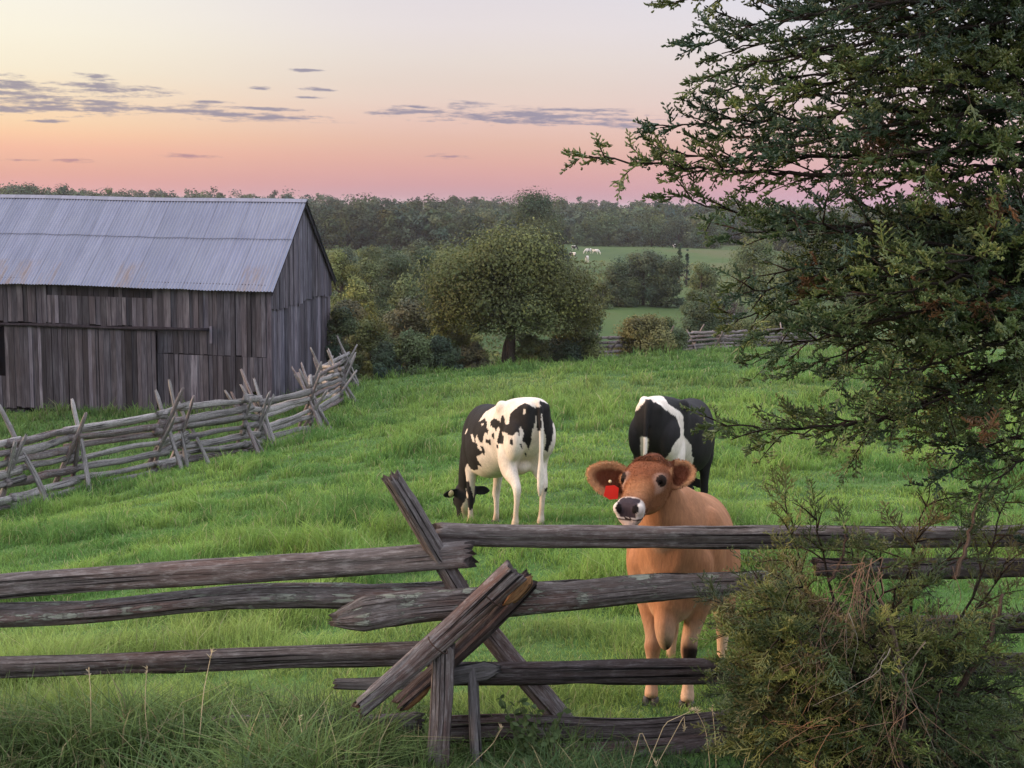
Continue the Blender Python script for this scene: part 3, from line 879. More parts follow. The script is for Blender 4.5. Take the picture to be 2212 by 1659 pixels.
def build_near_fence():
    root = empty('rail_fence', (0.0, 5.4, gz(0, 5.4)))
    tag(root, 'weathered split rail fence with crossed stakes in front of the brown cow', 'fence')
    px = lambda w, d: w * d / F_PX / 2 * 1.17
    def rr(u0, v0, d0, t0, u1, v1, d1, t1, mat, seed, name='rail', **kw):
        return rail(name, P(u0, v0, d0), P(u1, v1, d1), px(t0, d0), px(t1, d1), M[mat], root, seed, **kw)
    # left panel
    rr(-420, 1300, 5.62, 42, 1018, 1193, 5.42, 52, 'rail', 11, flat=0.95, rough=0.6, bend=0.012)
    rr(-420, 1347, 5.66, 40, 1000, 1266, 5.44, 46, 'rail_lichen', 12, flat=0.7, rough=1.0)
    rr(-420, 1466, 5.60, 44, 962, 1412, 5.36, 54, 'rail', 13, flat=0.6, rough=1.1)
    rr(725, 1470, 5.34, 24, 1078, 1452, 5.27, 40, 'rail_pale', 14, flat=0.5, ends=(0.0, 0.09), tint=(0.6, 0.6, 0.62))
    rr(-420, 1612, 5.60, 40, 905, 1560, 5.40, 44, 'rail', 15, flat=0.8)
    # right panel
    rr(944, 1148, 5.50, 46, 2330, 1152, 5.62, 40, 'rail', 21, flat=0.95, rough=0.75, bend=-0.008)
    rr(718, 1338, 5.28, 54, 1700, 1246, 5.46, 42, 'rail_lichen', 22, flat=0.6, rough=1.2, ends=(0.08, 0.05))
    rr(930, 1456, 5.36, 46, 2100, 1438, 5.62, 38, 'rail', 23, flat=0.7, tint=(0.6, 0.58, 0.6))
    rr(950, 1578, 5.36, 44, 1640, 1545, 5.50, 44, 'rail', 24, flat=0.8, tint=(0.62, 0.6, 0.6), rough=1.2)
    rr(1180, 1622, 5.32, 40, 1640, 1590, 5.44, 36, 'rail', 25, flat=0.8, tint=(0.6, 0.58, 0.6), rough=1.2)
    # next panel on the right, mostly behind the juniper
    rr(1760, 1226, 5.50, 40, 2460, 1228, 5.70, 40, 'rail', 31, tint=(0.75, 0.72, 0.72))
    rr(1740, 1350, 5.52, 36, 2460, 1330, 5.70, 40, 'rail', 32, tint=(0.7, 0.7, 0.7))
    rr(1760, 1455, 5.50, 36, 2460, 1420, 5.70, 40, 'rail', 33, tint=(0.7, 0.7, 0.7))
    # stakes
    def poly_stake(pts, mat, seed, **kw):
        """stake through two picture points"""
        (u0, v0, d0, t0), (u1, v1, d1, t1) = pts
        return rr(u0, v0, d0, t0, u1, v1, d1, t1, mat, seed, name='stake', **kw)
    poly_stake([(838, 1036, 5.36, 40), (1222, 1580, 5.50, 44)], 'rail', 41, flat=0.8, rough=0.9)
    poly_stake([(776, 1530, 5.02, 40), (1112, 1234, 5.20, 46)], 'rail', 42, flat=0.75, rough=0.9)
    poly_stake([(962, 1396, 5.16, 44), (930, 1650, 5.05, 48)], 'rail', 44, flat=0.85, rough=1.1)
    poly_stake([(1022, 1440, 5.30, 32), (1037, 1690, 5.20, 36)], 'rail_pale', 45, flat=0.7, rough=0.7, tint=(0.72, 0.72, 0.76))
    poly_stake([(-330, 1120, 5.50, 40), (-480, 1700, 5.80, 44)], 'rail', 51, flat=0.8)
    poly_stake([(-500, 1150, 5.80, 40), (-350, 1720, 5.45, 44)], 'rail', 52, flat=0.8)
    # stake split to bright fresh wood at both ends
    s = poly_stake([(868, 1524, 5.24, 36), (1138, 1246, 5.28, 40)], 'rail', 46, flat=0.8, rough=1.1, tint=(0.5, 0.45, 0.45))
    c0, c1 = P(1085, 1300, 5.235), P(1141, 1243, 5.25)
    rail('split_face', c0, c1, 0.020, 0.028, M['split'], root, 47, flat=0.6, rough=1.0, ends=(0.3, 0.15))
    c0, c1 = P(862, 1524, 5.215), P(925, 1468, 5.215)
    rail('split_face', c0, c1, 0.026, 0.022, M['split'], root, 48, flat=0.6, rough=1.0, ends=(0.1, 0.3))
    # loops of rusty wire round the crossing
    for (u, v, d, w, tilt) in ((1062, 1290, 5.19, 0.055, 0.9), (946, 1393, 5.09, 0.05, 0.9)):
        c = np.array(P(u, v, d)) - np.array(root.location)
        th = np.linspace(0, 2 * math.pi, 22)
        ax = np.array([math.cos(tilt), 0, math.sin(tilt) * 0.95]); ax /= np.linalg.norm(ax)
        e1 = np.array([-ax[2], 0, ax[0]]); e2 = np.array([0, 1.0, 0])
        path = c + w * np.cos(th)[:, None] * e1 + 0.052 * np.sin(th)[:, None] * e2
        V, F = tube(path, 0.0028, 5)
        mb = MB(); mb.add(V, F, tint=(0.05, 0.03, 0.025)); mb.build('wire_loop', M['twig'], root, True)
    return root
build_near_fence()

def zigzag_fence(name, label, nodes, rails_n, rail_r, top, seed, stake_len, mats, jitter=0.12, stake_p=1.0, bottom=0.12, ext=0.22):
    """worm fence: rails laid alternately across the corners, a crossed pair of leaning stakes at each"""
    r = random.Random(seed)
    root = empty(name, nodes[0])
    tag(root, label, 'fence')
    k = 0
    for i in range(len(nodes) - 1):
        a, b = Vector(nodes[i]), Vector(nodes[i + 1])
        dr = (b - a); L = dr.length; dr /= L
        off = 0.5 * (i % 2) / rails_n
        for q in range(rails_n):
            k += 1
            h = bottom + (top - bottom) * (q + off) / (rails_n - 0.5)
            ex0, ex1 = r.uniform(0.6, 1.3) * ext, r.uniform(0.6, 1.3) * ext
            p0 = a - dr * ex0 + Vector((r.uniform(-.05, .05), r.uniform(-.05, .05), h + r.uniform(-jitter, jitter) * 0.6))
            p1 = b + dr * ex1 + Vector((r.uniform(-.05, .05), r.uniform(-.05, .05), h + r.uniform(-jitter, jitter) * 0.6))
            ra, rb = rail_r * r.uniform(0.7, 1.2), rail_r * r.uniform(0.6, 1.1)
            m = r.choice(mats)
            t = r.uniform(0.75, 1.55)
            rail('rail', p0, p1, ra, rb, M[m], root, seed * 100 + k, n=16, k=11, flat=r.uniform(0.6, 0.9), sag=r.uniform(0, 0.03), rough=0.85, tint=(t, t, t))
    for i in range(len(nodes)):
        c = Vector(nodes[i])
        if i == 0: tang = Vector(nodes[1]) - c
        elif i == len(nodes) - 1: tang = c - Vector(nodes[i - 1])
        else: tang = Vector(nodes[i + 1]) - Vector(nodes[i - 1])
        tang.z = 0; tang.normalize()
        nrm = Vector((tang.y, -tang.x, 0))
        for s in ((-1, 1) if stake_p < 1 else (-1, 1, r.choice((-1, 1))) if i < 6 else (-1, 1, 1, -1, r.choice((-1, 1)))):
            if r.random() > stake_p: continue
            k += 1
            ln = stake_len * r.uniform(0.85, 1.2)
            foot = c + nrm * (0.50 * s * r.uniform(0.6, 1.2)) + tang * r.uniform(-0.45, 0.45)
            foot.z = gz(foot.x, foot.y) - 0.08
            head = c - nrm * (0.5 * s * r.uniform(0.5, 1.3)) + tang * (r.uniform(-0.35, 0.35) + 0.1 * s)
            dv = (head - foot); dv.z = 0
            hh = math.sqrt(max(0.3, ln * ln - dv.length_squared))
            head.z = foot.z + hh
            t = r.uniform(0.8, 1.5)
            rail('stake', foot, head, rail_r * 0.78, rail_r * 0.55, M[r.choice(mats)], root, seed * 100 + k, n=16, k=10, flat=0.8, rough=1.2, sag=0, tint=(t, t, t), ends=(0, 0.02))
    return root

def left_fence():
    px = [(-150, 1215, 22.3), (0, 1140, 24.5), (190, 1072, 27.0), (322, 1040, 29.0), (428, 1018, 30.5), (508, 1000, 32.0), (588, 985, 34.0), (652, 965, 37.0), (690, 935, 41.0), (720, 902, 45.5), (712, 874, 49.0), (732, 850, 52.0)]
    nodes = []
    for i, (u, v, d) in enumerate(px):
        s = 0.35 * (1 if i % 2 else -1)
        p = P(u, v, d)
        x, y = p.x + s * 0.75, p.y + s * 0.35
        nodes.append((x, y, gz(x, y)))
    zigzag_fence('zigzag_fence', 'silvery zigzag rail fence with leaning crossed stakes below the barn', nodes, 7, 0.085, 1.50, 3, 2.0, ['rail_pale', 'rail_pale', 'rail'], 0.13)
left_fence()

def far_fence():
    px = [(1225, 63.8), (1275, 65.2), (1320, 67), (1385, 70), (1440, 73), (1500, 76), (1560, 77), (1620, 80), (1690, 82), (1760, 84)]
    nodes = []
    for i, (u, d) in enumerate(px):
        p = at(u, d + (0.9 if i % 2 else -0.2))
        nodes.append(tuple(p))
    zigzag_fence('zigzag_fence', 'dark far rail fence along the hedge at the field edge', nodes, 5, 0.085, 1.15, 5, 1.75, ['rail'], 0.08, 0.8)
far_fence()

# ------------------------------------------------------------------ cattle
def loft_path(ctrl, n=30, k=24):
    """ctrl rows x,y,z, side radius, up radius, down radius, squareness; rings keep their side axis near Y"""
    C = catmull(ctrl, n)
    path = C[:, :3]
    t = np.gradient(path, axis=0); t /= np.linalg.norm(t, axis=1)[:, None]
    Y = np.array([0, 1.0, 0])
    S = Y - (t @ Y)[:, None] * t; S /= np.linalg.norm(S, axis=1)[:, None]
    U = np.cross(t, S)
    th = np.linspace(0, 2 * math.pi, k, endpoint=False)
    c, s = np.cos(th), np.sin(th)
    p = C[:, 6:7]
    cy = np.sign(c) * np.abs(c)[None] ** p
    sz = np.sign(s) * np.abs(s)[None] ** p
    ru = np.where(s[None] > 0, C[:, 4:5], C[:, 5:6])
    rings = path[:, None] + (cy * C[:, 3:4])[..., None] * S[:, None] + (sz * ru)[..., None] * U[:, None]
    return ring_mesh(rings)

def torso(rows, n=44, k=36):
    """rows x, ztop, zbottom, half width, height share of the widest point, top sharpness"""
    C = catmull(rows, n)
    th = np.linspace(0, 2 * math.pi, k, endpoint=False)
    c, s = np.cos(th), np.sin(th)
    rings = np.empty((n, k, 3))
    for i, (x, zt, zb, hw, sh, pt) in enumerate(C):
        zc = zb + (zt - zb) * sh
        rings[i, :, 0] = x
        rings[i, :, 1] = hw * np.sign(c) * np.abs(c) ** 0.85
        rings[i, :, 2] = np.where(s > 0, zc + (zt - zc) * np.abs(s) ** pt, zc - (zc - zb) * np.abs(s) ** 0.95)
    return ring_mesh(rings)

def ball(c, r, n=14):
    c = np.array(c, float); r = np.broadcast_to(np.array(r, float), (3,))
    ph = np.linspace(0.12, math.pi - 0.12, n)
    th = np.linspace(0, 2 * math.pi, n + 4, endpoint=False)
    rings = np.stack([np.sin(ph)[:, None] * np.cos(th)[None], np.sin(ph)[:, None] * np.sin(th)[None], np.cos(ph)[:, None] * np.ones_like(th)[None]], -1)
    V, F = ring_mesh(rings[::-1])
    V = np.array([np.array(p) * r + c for p in V])
    return V, F

HEAD = [(-0.15, -0.01, .070, .045, .09), (-0.06, 0.0, .096, .066, .12), (.04, .002, .108, .082, .140), (.16, .002, .112, .086, .148), (.30, 0, .110, .083, .148), (.42, -.002, .098, .076, .134),
        (.54, -.006, .074, .066, .105), (.68, -.010, .062, .058, .085), (.80, -.012, .062, .054, .074), (.90, -.014, .068, .050, .078), (.97, -.016, .064, .043, .070), (1.0, -.018, .048, .030, .052)]

def head_frame(poll, axis, up):
    a = np.array(axis, float); a /= np.linalg.norm(a)
    u = np.array(up, float); u -= (u @ a) * a; u /= np.linalg.norm(u)
    s = np.cross(u, a)                        # the animal's left
    return np.array(poll, float), a, s, u

def head_parts(fr, L):
    o, a, s, u = fr
    k = L / 0.43
    C = catmull([(t * L, off * k, hw * k, hu * k, hd * k) for (t, off, hw, hu, hd) in HEAD], 40)
    th = np.linspace(0, 2 * math.pi, 28, endpoint=False)
    c, sn = np.cos(th), np.sin(th)
    rings = np.empty((len(C), 28, 3))
    for i, (t, off, hw, hu, hd) in enumerate(C):
        # flat forehead, jaw narrower than the brow
        y = hw * np.sign(c) * np.abs(c) ** 0.8
        z = np.where(sn > 0, hu * np.abs(sn) ** 0.75, -hd * np.abs(sn) ** 0.95)
        y = y * np.where(sn < 0, 1 - 0.14 * np.abs(sn), 1)
        rings[i] = o + a * t + s * y[:, None] + u * (off + z)[:, None]
    parts = [ring_mesh(rings)]
    for e in (-1, 1):                          # brow and cheek
        parts.append(ball(o + a * 0.385 * L + s * e * 0.076 * k + u * 0.034 * k, 0.035 * k))
        parts.append(ball(o + a * 0.955 * L + s * e * 0.043 * k - u * 0.002 * k, 0.030 * k))
    for e in (-1, 1):                          # upper eyelid
        parts.append(ball(o + a * 0.372 * L + s * e * 0.086 * k + u * 0.050 * k, (0.017 * k, 0.017 * k, 0.013 * k)))
    parts.append(ball(o + a * -0.03 * L + u * 0.045 * k, (0.06 * k, 0.06 * k, 0.05 * k)))
    parts.append(ball(o + a * 0.93 * L - u * 0.072 * k, 0.036 * k))
    return parts

def ear_parts(base, d, w, length, width, cup=0.35, thick=0.020):
    d = np.array(d, float); d /= np.linalg.norm(d)
    w = np.array(w, float); w -= (w @ d) * d; w /= np.linalg.norm(w)
    nrm = np.cross(d, w)
    n, k = 14, 9
    V = []
    for side in (1, -1):
        for i in range(n):
            l = i / (n - 1)
            W = width * 0.5 * (0.55 + 0.45 * math.sin(min(1, l * 1.7 + 0.10) * math.pi * 0.5)) * (1 if l < 0.45 else max(0.0, 1 - ((l - 0.45) / 0.57) ** 2) ** 0.62)
            for j in range(k):
                q = -1 + 2 * j / (k - 1)
                p = np.array(base) + d * l * length + w * q * W + nrm * (cup * q * q * W + side * thick / 2 * (1 - 0.5 * abs(q) ** 3))
                V.append(p)
    F = []
    N = n * k
    for i in range(n - 1):
        for j in range(k - 1):
            a = i * k + j
            F.append((a, a + 1, a + k + 1, a + k)); b = a + N
            F.append((b, b + k, b + k + 1, b + 1))
    for i in range(n - 1):
        for j in (0, k - 1):
            a = i * k + j
            F.append((a, a + k, a + k + N, a + N) if j == 0 else (a, a + N, a + k + N, a + k))
    for j in range(k - 1):
        F.append((j, j + N, j + 1 + N, j + 1)); a = (n - 1) * k + j
        F.append((a, a + 1, a + 1 + N, a + N))
    return np.array(V), F

def soften(parts, voxel, smooth):
    me = organic(parts, voxel, smooth)
    V = [tuple(v.co) for v in me.vertices]
    F = [tuple(p.vertices) for p in me.polygons]
    bpy.data.meshes.remove(me)
    return [(V, F)]

def organic(parts, voxel, smooth=6, factor=0.5):
    """fuse overlapping closed shapes into one continuous skin"""
    mb = MB()
    for V, F in parts:
        mb.add(V, F)
    me = mb.mesh('skin')
    o = bpy.data.objects.new('skin', me)
    COL.objects.link(o)
    m = o.modifiers.new('r', 'REMESH'); m.mode = 'VOXEL'; m.voxel_size = voxel; m.use_smooth_shade = True
    m = o.modifiers.new('s', 'SMOOTH'); m.iterations = smooth; m.factor = factor
    dg = bpy.context.evaluated_depsgraph_get()
    out = bpy.data.meshes.new_from_object(o.evaluated_get(dg))
    bpy.data.objects.remove(o); bpy.data.meshes.remove(me)
    for an in list(out.attributes):
        if an.name in ('tint', 'UVMap'):
            out.attributes.remove(an)
    return out

def verts_of(me):
    v = np.empty(len(me.vertices) * 3, np.float32); me.vertices.foreach_get('co', v)
    n = np.empty(len(me.vertices) * 3, np.float32); me.vertices.foreach_get('normal', n)
    return v.reshape(-1, 3).astype(float), n.reshape(-1, 3).astype(float)

def in_poly(A, B, poly):
    inside = np.zeros(len(A), bool)
    n = len(poly)
    for i in range(n):
        x0, y0 = poly[i]; x1, y1 = poly[(i + 1) % n]
        if y0 == y1: continue
        c = ((y0 > B) != (y1 > B)) & (A < (x1 - x0) * (B - y0) / (y1 - y0) + x0)
        inside ^= c
    return inside

def leg(ctrl, n=34):
    return loft_path(ctrl, n, 18)

def legs_parts(s, zf, zr, w=0.155, front_shift=(0, 0), rear_shift=(0, 0), leg_gain=1.0, wf=None):
    """four legs; zf, zr ground height under the front and rear feet (left, right)"""
    P_ = []
    for i, sd in enumerate((1, -1)):
        z0 = zr[i]; dx = rear_shift[i]
        y = w * sd
        g = leg_gain
        H = lambda z: z0 + z * s
        P_.append(leg([(-.50 * s, y * .72, .98 * s, .115 * s, .21 * s, .21 * s, 1), (-.47 * s, y * 1.0, .80 * s, .105 * s, .17 * s, .19 * s, 1), ((-.50 + dx * .3) * s, y * 1.08, .655 * s, .078 * s * g, .11 * s, .13 * s, 1),
                       ((-.62 + dx * .6) * s, y * 1.05, H(.53), .050 * s * g, .060 * s * g, .065 * s * g, 1), ((-.665 + dx * .8) * s, y * 1.02, H(.45), .043 * s * g, .052 * s * g, .055 * s * g, 1), ((-.66 + dx) * s, y * 1.02, H(.36), .034 * s * g, .036 * s * g, .040 * s * g, 1),
                       ((-.64 + dx) * s, y * 1.02, H(.20), .031 * s * g, .032 * s * g, .033 * s * g, 1), ((-.63 + dx) * s, y * 1.02, H(.115), .040 * s * g, .040 * s * g, .042 * s * g, 1), ((-.605 + dx) * s, y * 1.02, H(.06), .040 * s * g, .04 * s * g, .045 * s * g, 1)]))
        z0 = zf[i]; dx = front_shift[i]
        wl = (wf or w) * sd
        P_.append(leg([(.56 * s, y * .80, .95 * s, .085 * s, .15 * s, .16 * s, 1), (.52 * s, y * 1.0, .76 * s, .085 * s, .11 * s, .12 * s, 1), ((.50 + dx * .4) * s, wl * 1.02 * .5 + y * .51, .62 * s, .060 * s * g, .070 * s, .080 * s, 1),
                       ((.52 + dx * .7) * s, wl * .98, H(.45), .045 * s * g, .047 * s * g, .050 * s * g, 1), ((.535 + dx * .8) * s, wl * .97, H(.37), .046 * s * g, .048 * s * g, .046 * s * g, 1), ((.525 + dx) * s, wl * .97, H(.29), .034 * s * g, .035 * s * g, .037 * s * g, 1),
                       ((.52 + dx) * s, wl * .97, H(.17), .031 * s * g, .031 * s * g, .032 * s * g, 1), ((.525 + dx) * s, wl * .97, H(.11), .038 * s * g, .040 * s * g, .040 * s * g, 1), ((.55 + dx) * s, wl * .97, H(.06), .038 * s * g, .042 * s * g, .04 * s * g, 1)]))
    return P_

def hoof(name, root, x, y, z, s, mat):
    mb = MB()
    for e in (-1, 1):
        rings = []
        for (zz, rx, ry, ox) in ((0.0, .052, .026, .012), (.03, .048, .025, .006), (.065, .038, .022, -.004), (.075, .02, .015, -.006)):
            th = np.linspace(0, 2 * math.pi, 10, endpoint=False)
            rings.append([(x + (ox + rx * math.cos(a)) * s, y + (e * .024 + ry * math.sin(a)) * s, z + zz * s) for a in th])
        V, F = ring_mesh(np.array(rings)); mb.add(V, F)
    return mb.build(name, mat, root, True)

def cow_torso(s, slope, fat=1.0, peak=None):
    rows = [(-.82, 1.25, 1.08, .07, .5, 1), (-.79, 1.31, .96, .125, .5, .9), (-.70, 1.345, .84, .185, .55, .75), (-.56, 1.36, .75, .225, .55, .62), (-.40, 1.365, .71, .25, .56, .58), (-.24, 1.355, .66, .265, .5, .75),
            (-.05, 1.335, .59, .29 * fat, .45, .85), (.15, 1.325, .55, .30 * fat, .44, .9), (.34, 1.33, .55, .275 * fat, .45, .95), (.50, 1.345, .58, .235, .47, 1.05), (.64, 1.32, .62, .205, .5, 1), (.76, 1.24, .70, .165, .5, .95), (.84, 1.16, .80, .10, .5, .9)]
    return torso([(x * s, zt * s, zb * s, hw * s, a, max(b, peak or 0)) for (x, zt, zb, hw, a, b) in rows])

def shear(parts, slope):
    out = []
    for V, F in parts:
        V = np.array(V, float); V[:, 2] += slope * V[:, 0]
        out.append((V, F))
    return out

def place_cow(name, label, tail_xy, fwd, s, cat='cow'):
    f = Vector(fwd).normalized()
    x, y = tail_xy[0] + .78 * s * f.x, tail_xy[1] + .78 * s * f.y
    zr = gz(x - .65 * s * f.x, y - .65 * s * f.y); zf = gz(x + .53 * s * f.x, y + .53 * s * f.y)
    slope = (zf - zr) / (1.18 * s)
    z = zr + .65 * s * slope - .035
    root = empty(name, (x, y, z), math.atan2(f.y, f.x))
    tag(root, label, cat)
    return root, slope, f

def to_world(root, V):
    Mx = np.array(Matrix.Translation(root.location) @ root.rotation_euler.to_matrix().to_4x4())
    return V @ Mx[:3, :3].T + Mx[:3, 3]

def vec_world(root, V):
    Mx = np.array(root.rotation_euler.to_matrix())
    return V @ Mx.T

WHITE = np.array([0.74, 0.66, 0.60]); BLACK = np.array([0.012, 0.010, 0.011])

def grazing_holstein(name, label, tail_xy, fwd, s, head_turn, polys, unit, ref_px, black_far=True, voxel=0.0125, fat=1.0, tail_swing=0.0, ref_local=(-.80, 0, 1.31), rear_shift=(0, 0), ear_tag=True, pinks=()):
    root, slope, f = place_cow(name, label, tail_xy, fwd, s)
    body = [cow_torso(s, slope, fat)]
    for sd in (-1, 1):
        body.append(ball((-.38 * s, sd * .205 * s, 1.275 * s), (.09 * s, .055 * s, .075 * s)))       # hooks
        body.append(ball((-.765 * s, sd * .095 * s, 1.235 * s), (.05 * s, .045 * s, .06 * s)))      # pins
        body.append(ball((-.60 * s, sd * .165 * s, .95 * s), (.17 * s, .10 * s, .22 * s)))          # thigh
        body.append(ball((.50 * s, sd * .17 * s, .92 * s), (.15 * s, .075 * s, .22 * s)))           # shoulder
    body.append(ball((-.36 * s, 0, .66 * s), (.15 * s, .12 * s, .08 * s)))                          # udder
    body += legs_parts(s, (0, 0), (0, 0), rear_shift=rear_shift)
    nbody = len(body) + 1
    ht = head_turn
    body.append(loft_path([(.50 * s, 0, 1.10 * s, .17 * s, .22 * s, .34 * s, .95), (.74 * s, ht * .06, 1.03 * s, .135 * s, .20 * s, .28 * s, .95), (.95 * s, ht * .25, .84 * s, .105 * s, .15 * s, .21 * s, .95), (1.12 * s, ht * .6, .60 * s, .09 * s, .12 * s, .155 * s, 1),
                           (1.21 * s, ht * .9, .42 * s, .085 * s, .09 * s, .12 * s, 1)], 26, 24))
    fr = head_frame((1.22 * s, ht * .95, .42 * s), (0.34, ht * .25, -1.0), (1.0, ht * .3, 0.34))
    L = .50 * s * .92
    body += head_parts(fr, L)
    o, a, sv, u = fr
    for e in (-1, 1):
        body.append(ear_parts(o + a * .05 * L + sv * e * .085 * s, sv * e + u * (-.25) + a * 0.10, a * 1.0 + u * 0.2 * e, .20 * s, .115 * s, .3 * e, .024))
    # tail with its switch
    ts = tail_swing
    body.append(loft_path([(-.74 * s, 0, 1.315 * s, .035 * s, .035 * s, .035 * s, 1), (-.82 * s, 0, 1.28 * s, .030 * s, .03 * s, .03 * s, 1), (-.855 * s, ts * .2, 1.14 * s, .026 * s, .026 * s, .026 * s, 1), (-.865 * s, ts * .6, .92 * s, .023 * s, .023 * s, .023 * s, 1),
                           (-.86 * s, ts * .9, .74 * s, .024 * s, .024 * s, .024 * s, 1), (-.855 * s, ts, .60 * s, .036 * s, .032 * s, .032 * s, 1), (-.85 * s, ts, .47 * s, .032 * s, .03 * s, .03 * s, 1), (-.845 * s, ts, .37 * s, .014 * s, .014 * s, .014 * s, 1)], 26, 14))
    me = organic(shear(body[nbody:], slope) + soften(shear(body[:nbody], slope), .016, 6), voxel, 4)
    V, Nn = verts_of(me)
    # coat pattern, in the animal's own frame: seen square from behind its rump
    Wv = vec_world(root, V - np.array([ref_local[0] * s, 0, ref_local[2] * s + slope * ref_local[0] * s]))
    Wn = vec_world(root, Nn)
    r_ = np.array([1.0, 0, 0]); u_ = np.array([0, 0.235, 0.972]); v_ = np.array([0, -0.972, 0.235])
    # ragged edges
    j1 = (fbm(V[:, 0] / .035 + V[:, 2] * 9, V[:, 1] / .035 + 4, 7, 2) - .5) * .018
    j2 = (fbm(V[:, 2] / .03 + 3, V[:, 1] / .04 + V[:, 0] * 11, 8, 2) - .5) * .018
    A = (Wv @ r_ + j1) / unit + ref_px[0]
    B = -(Wv @ u_ + j2) / unit + ref_px[1]
    blk = V[:, 0] > .60 * s
    for sign, poly in polys:
        ins = in_poly(A, B, poly)
        if sign > 0: blk |= ins
        else: blk &= ~ins
    facing = Wn @ v_
    hidden = facing < -0.18
    z = V[:, 2] - slope * V[:, 0]
    patch = fbm(V[:, 0] / .45 + 3.3, z / .4 + np.sign(V[:, 1]) * 3, 15, 2)
    far_blk = (patch > 0.44) & (z > .62 * s) | (V[:, 0] > .12 * s)
    blk = np.where(hidden, far_blk if black_far else blk, blk)
    col = np.where(blk[:, None], BLACK, WHITE)
    # pinkish, dirty skin low on the legs and round the rear
    low = np.clip(1 - z / (.5 * s), 0, 1)[:, None]
    dirt = fbm(V[:, 0] / .09 + V[:, 1] * 5, z / .12, 21, 3)[:, None]
    col = np.where(blk[:, None], col + 0.012 * dirt, col * (1 - (0.55 * low * dirt + 0.16 * dirt) * np.array([.7, 1.0, 1.35])))
    set_tint(me, col)
    link('body', me, M['coat'], root)
    sh = lambda x, y, zz: (x, y, zz + slope * x)
    for i, sd in enumerate((1, -1)):
        hoof('hoof', root, (-.605 + rear_shift[i]) * s, .158 * sd * s, slope * -.605 * s, s, M['hoof'])
        hoof('hoof', root, .545 * s, .150 * sd * s, slope * .545 * s, s, M['hoof'])
    for e in (-1, 1):
        c = o + a * .30 * L + sv * e * .105 * s + u * .03 * s
        c[2] += slope * c[0]
        mb = MB(); mb.add(*ball(c, .022 * s)); mb.build('eye', M['eye'], root, True)
    if ear_tag:
        e = 1 if fwd[0] < 0 else -1
        c = o + a * .06 * L + sv * e * .19 * s - u * .05 * s
        c[2] += slope * c[0]
        mb = MB()
        th = np.linspace(0, 2 * math.pi, 14, endpoint=False)
        rings = [[c + sv * .032 * math.cos(q) + a * .040 * math.sin(q) - u * dz for q in th] for dz in (0.0, .012)]
        mb.add(*ring_mesh(np.array(rings))); mb.build('ear_tag', M['ytag'], root, True)
    return root

LEFT_POLYS = [
    (1, [(1060, 150), (860, 212), (790, 262), (720, 300), (650, 402), (672, 402), (720, 378), (745, 430), (742, 490), (765, 520), (762, 568), (722, 545), (705, 570), (690, 660), (655, 640), (640, 600), (628, 560), (612, 620), (640, 690), (630, 700), (690, 770), (665, 690), (690, 700), (725, 745), (720, 808), (690, 780), (650, 800), (620, 820),
         (660, 880), (690, 930), (640, 905), (645, 950), (600, 965), (540, 930), (505, 880), (480, 905), (470, 1000), (460, 1080), (525, 1090), (560, 1190), (585, 1310), (575, 1400), (545, 1440), (510, 1380), (500, 1290), (470, 1250), (440, 1330), (392, 1390), (428, 1500), (420, 1560), (350, 1560), (340, 1330), (100, 1340), (100, 1180), (100, 860), (100, 640), (100, 300), (100, -200), (500, -300), (1040, -300), (1055, 100)]),
    (-1, [(548, 548), (572, 542), (602, 620), (600, 645), (578, 640)]), (-1, [(474, 520), (492, 470), (512, 466), (508, 490), (482, 525)]), (-1, [(670, 435), (705, 437), (703, 465), (690, 460)]), (-1, [(452, 1140), (480, 1160), (505, 1220), (525, 1280), (505, 1285), (478, 1230)]),
    (-1, [(478, 912), (500, 900), (545, 965), (560, 1000), (530, 1078), (478, 1060), (468, 1010)]), (-1, [(485, 1290), (505, 1300), (512, 1400), (520, 1600), (430, 1600), (425, 1490), (395, 1395), (440, 1330), (470, 1262)]), (-1, [(500, 860), (520, 900), (545, 925), (530, 925), (505, 880)]),
    (1, [(1165, 255), (1095, 290), (1010, 370), (998, 470), (965, 480), (935, 380), (915, 366), (902, 400), (902, 455), (872, 420), (825, 398), (780, 425), (785, 475), (830, 515), (855, 540), (866, 505), (888, 505), (892, 545), (872, 620), (858, 660), (890, 690), (935, 697), (942, 640), (922, 560), (960, 560), (1005, 610), (1035, 616), (1085, 565), (1098, 600), (1118, 612), (1108, 535), (1122, 518), (1150, 560), (1165, 590), (1145, 640), (1150, 690), (1180, 680), (1200, 720), (1222, 757), (1242, 650), (1252, 560), (1275, 470), (1292, 380), (1300, 322), (1240, 288)]),
    (-1, [(1158, 318), (1180, 345), (1168, 378), (1142, 380)]),
    (1, [(1322, 232), (1390, 240), (1480, 280), (1490, 640), (1455, 700), (1430, 775), (1392, 762), (1405, 690), (1410, 640), (1385, 560), (1365, 430), (1350, 330)]),
    (1, [(1285, 300), (1345, 300), (1348, 520), (1340, 565), (1300, 560), (1290, 420)]),
    (1, [(1005, 650), (1035, 648), (1048, 690), (1035, 728), (1010, 700)]), (1, [(800, 560), (835, 565), (838, 630), (800, 610)]), (1, [(735, 630), (785, 625), (795, 700), (735, 660)]), (1, [(1125, 690), (1145, 700), (1150, 755), (1128, 735)]), (1, [(1185, 780), (1200, 790), (1198, 835), (1186, 820)]),
    (1, [(1166, 1040), (1182, 1060), (1192, 1120), (1172, 1118), (1164, 1080)]), (1, [(1410, 1175), (1450, 1170), (1452, 1212), (1415, 1215)]), (1, [(855, 690), (880, 700), (878, 740), (862, 730)]), (1, [(1205, 1230), (1228, 1235), (1225, 1280), (1208, 1275)]),
    (1, [(685, 1190), (712, 1185), (700, 1270), (672, 1265)]),
]
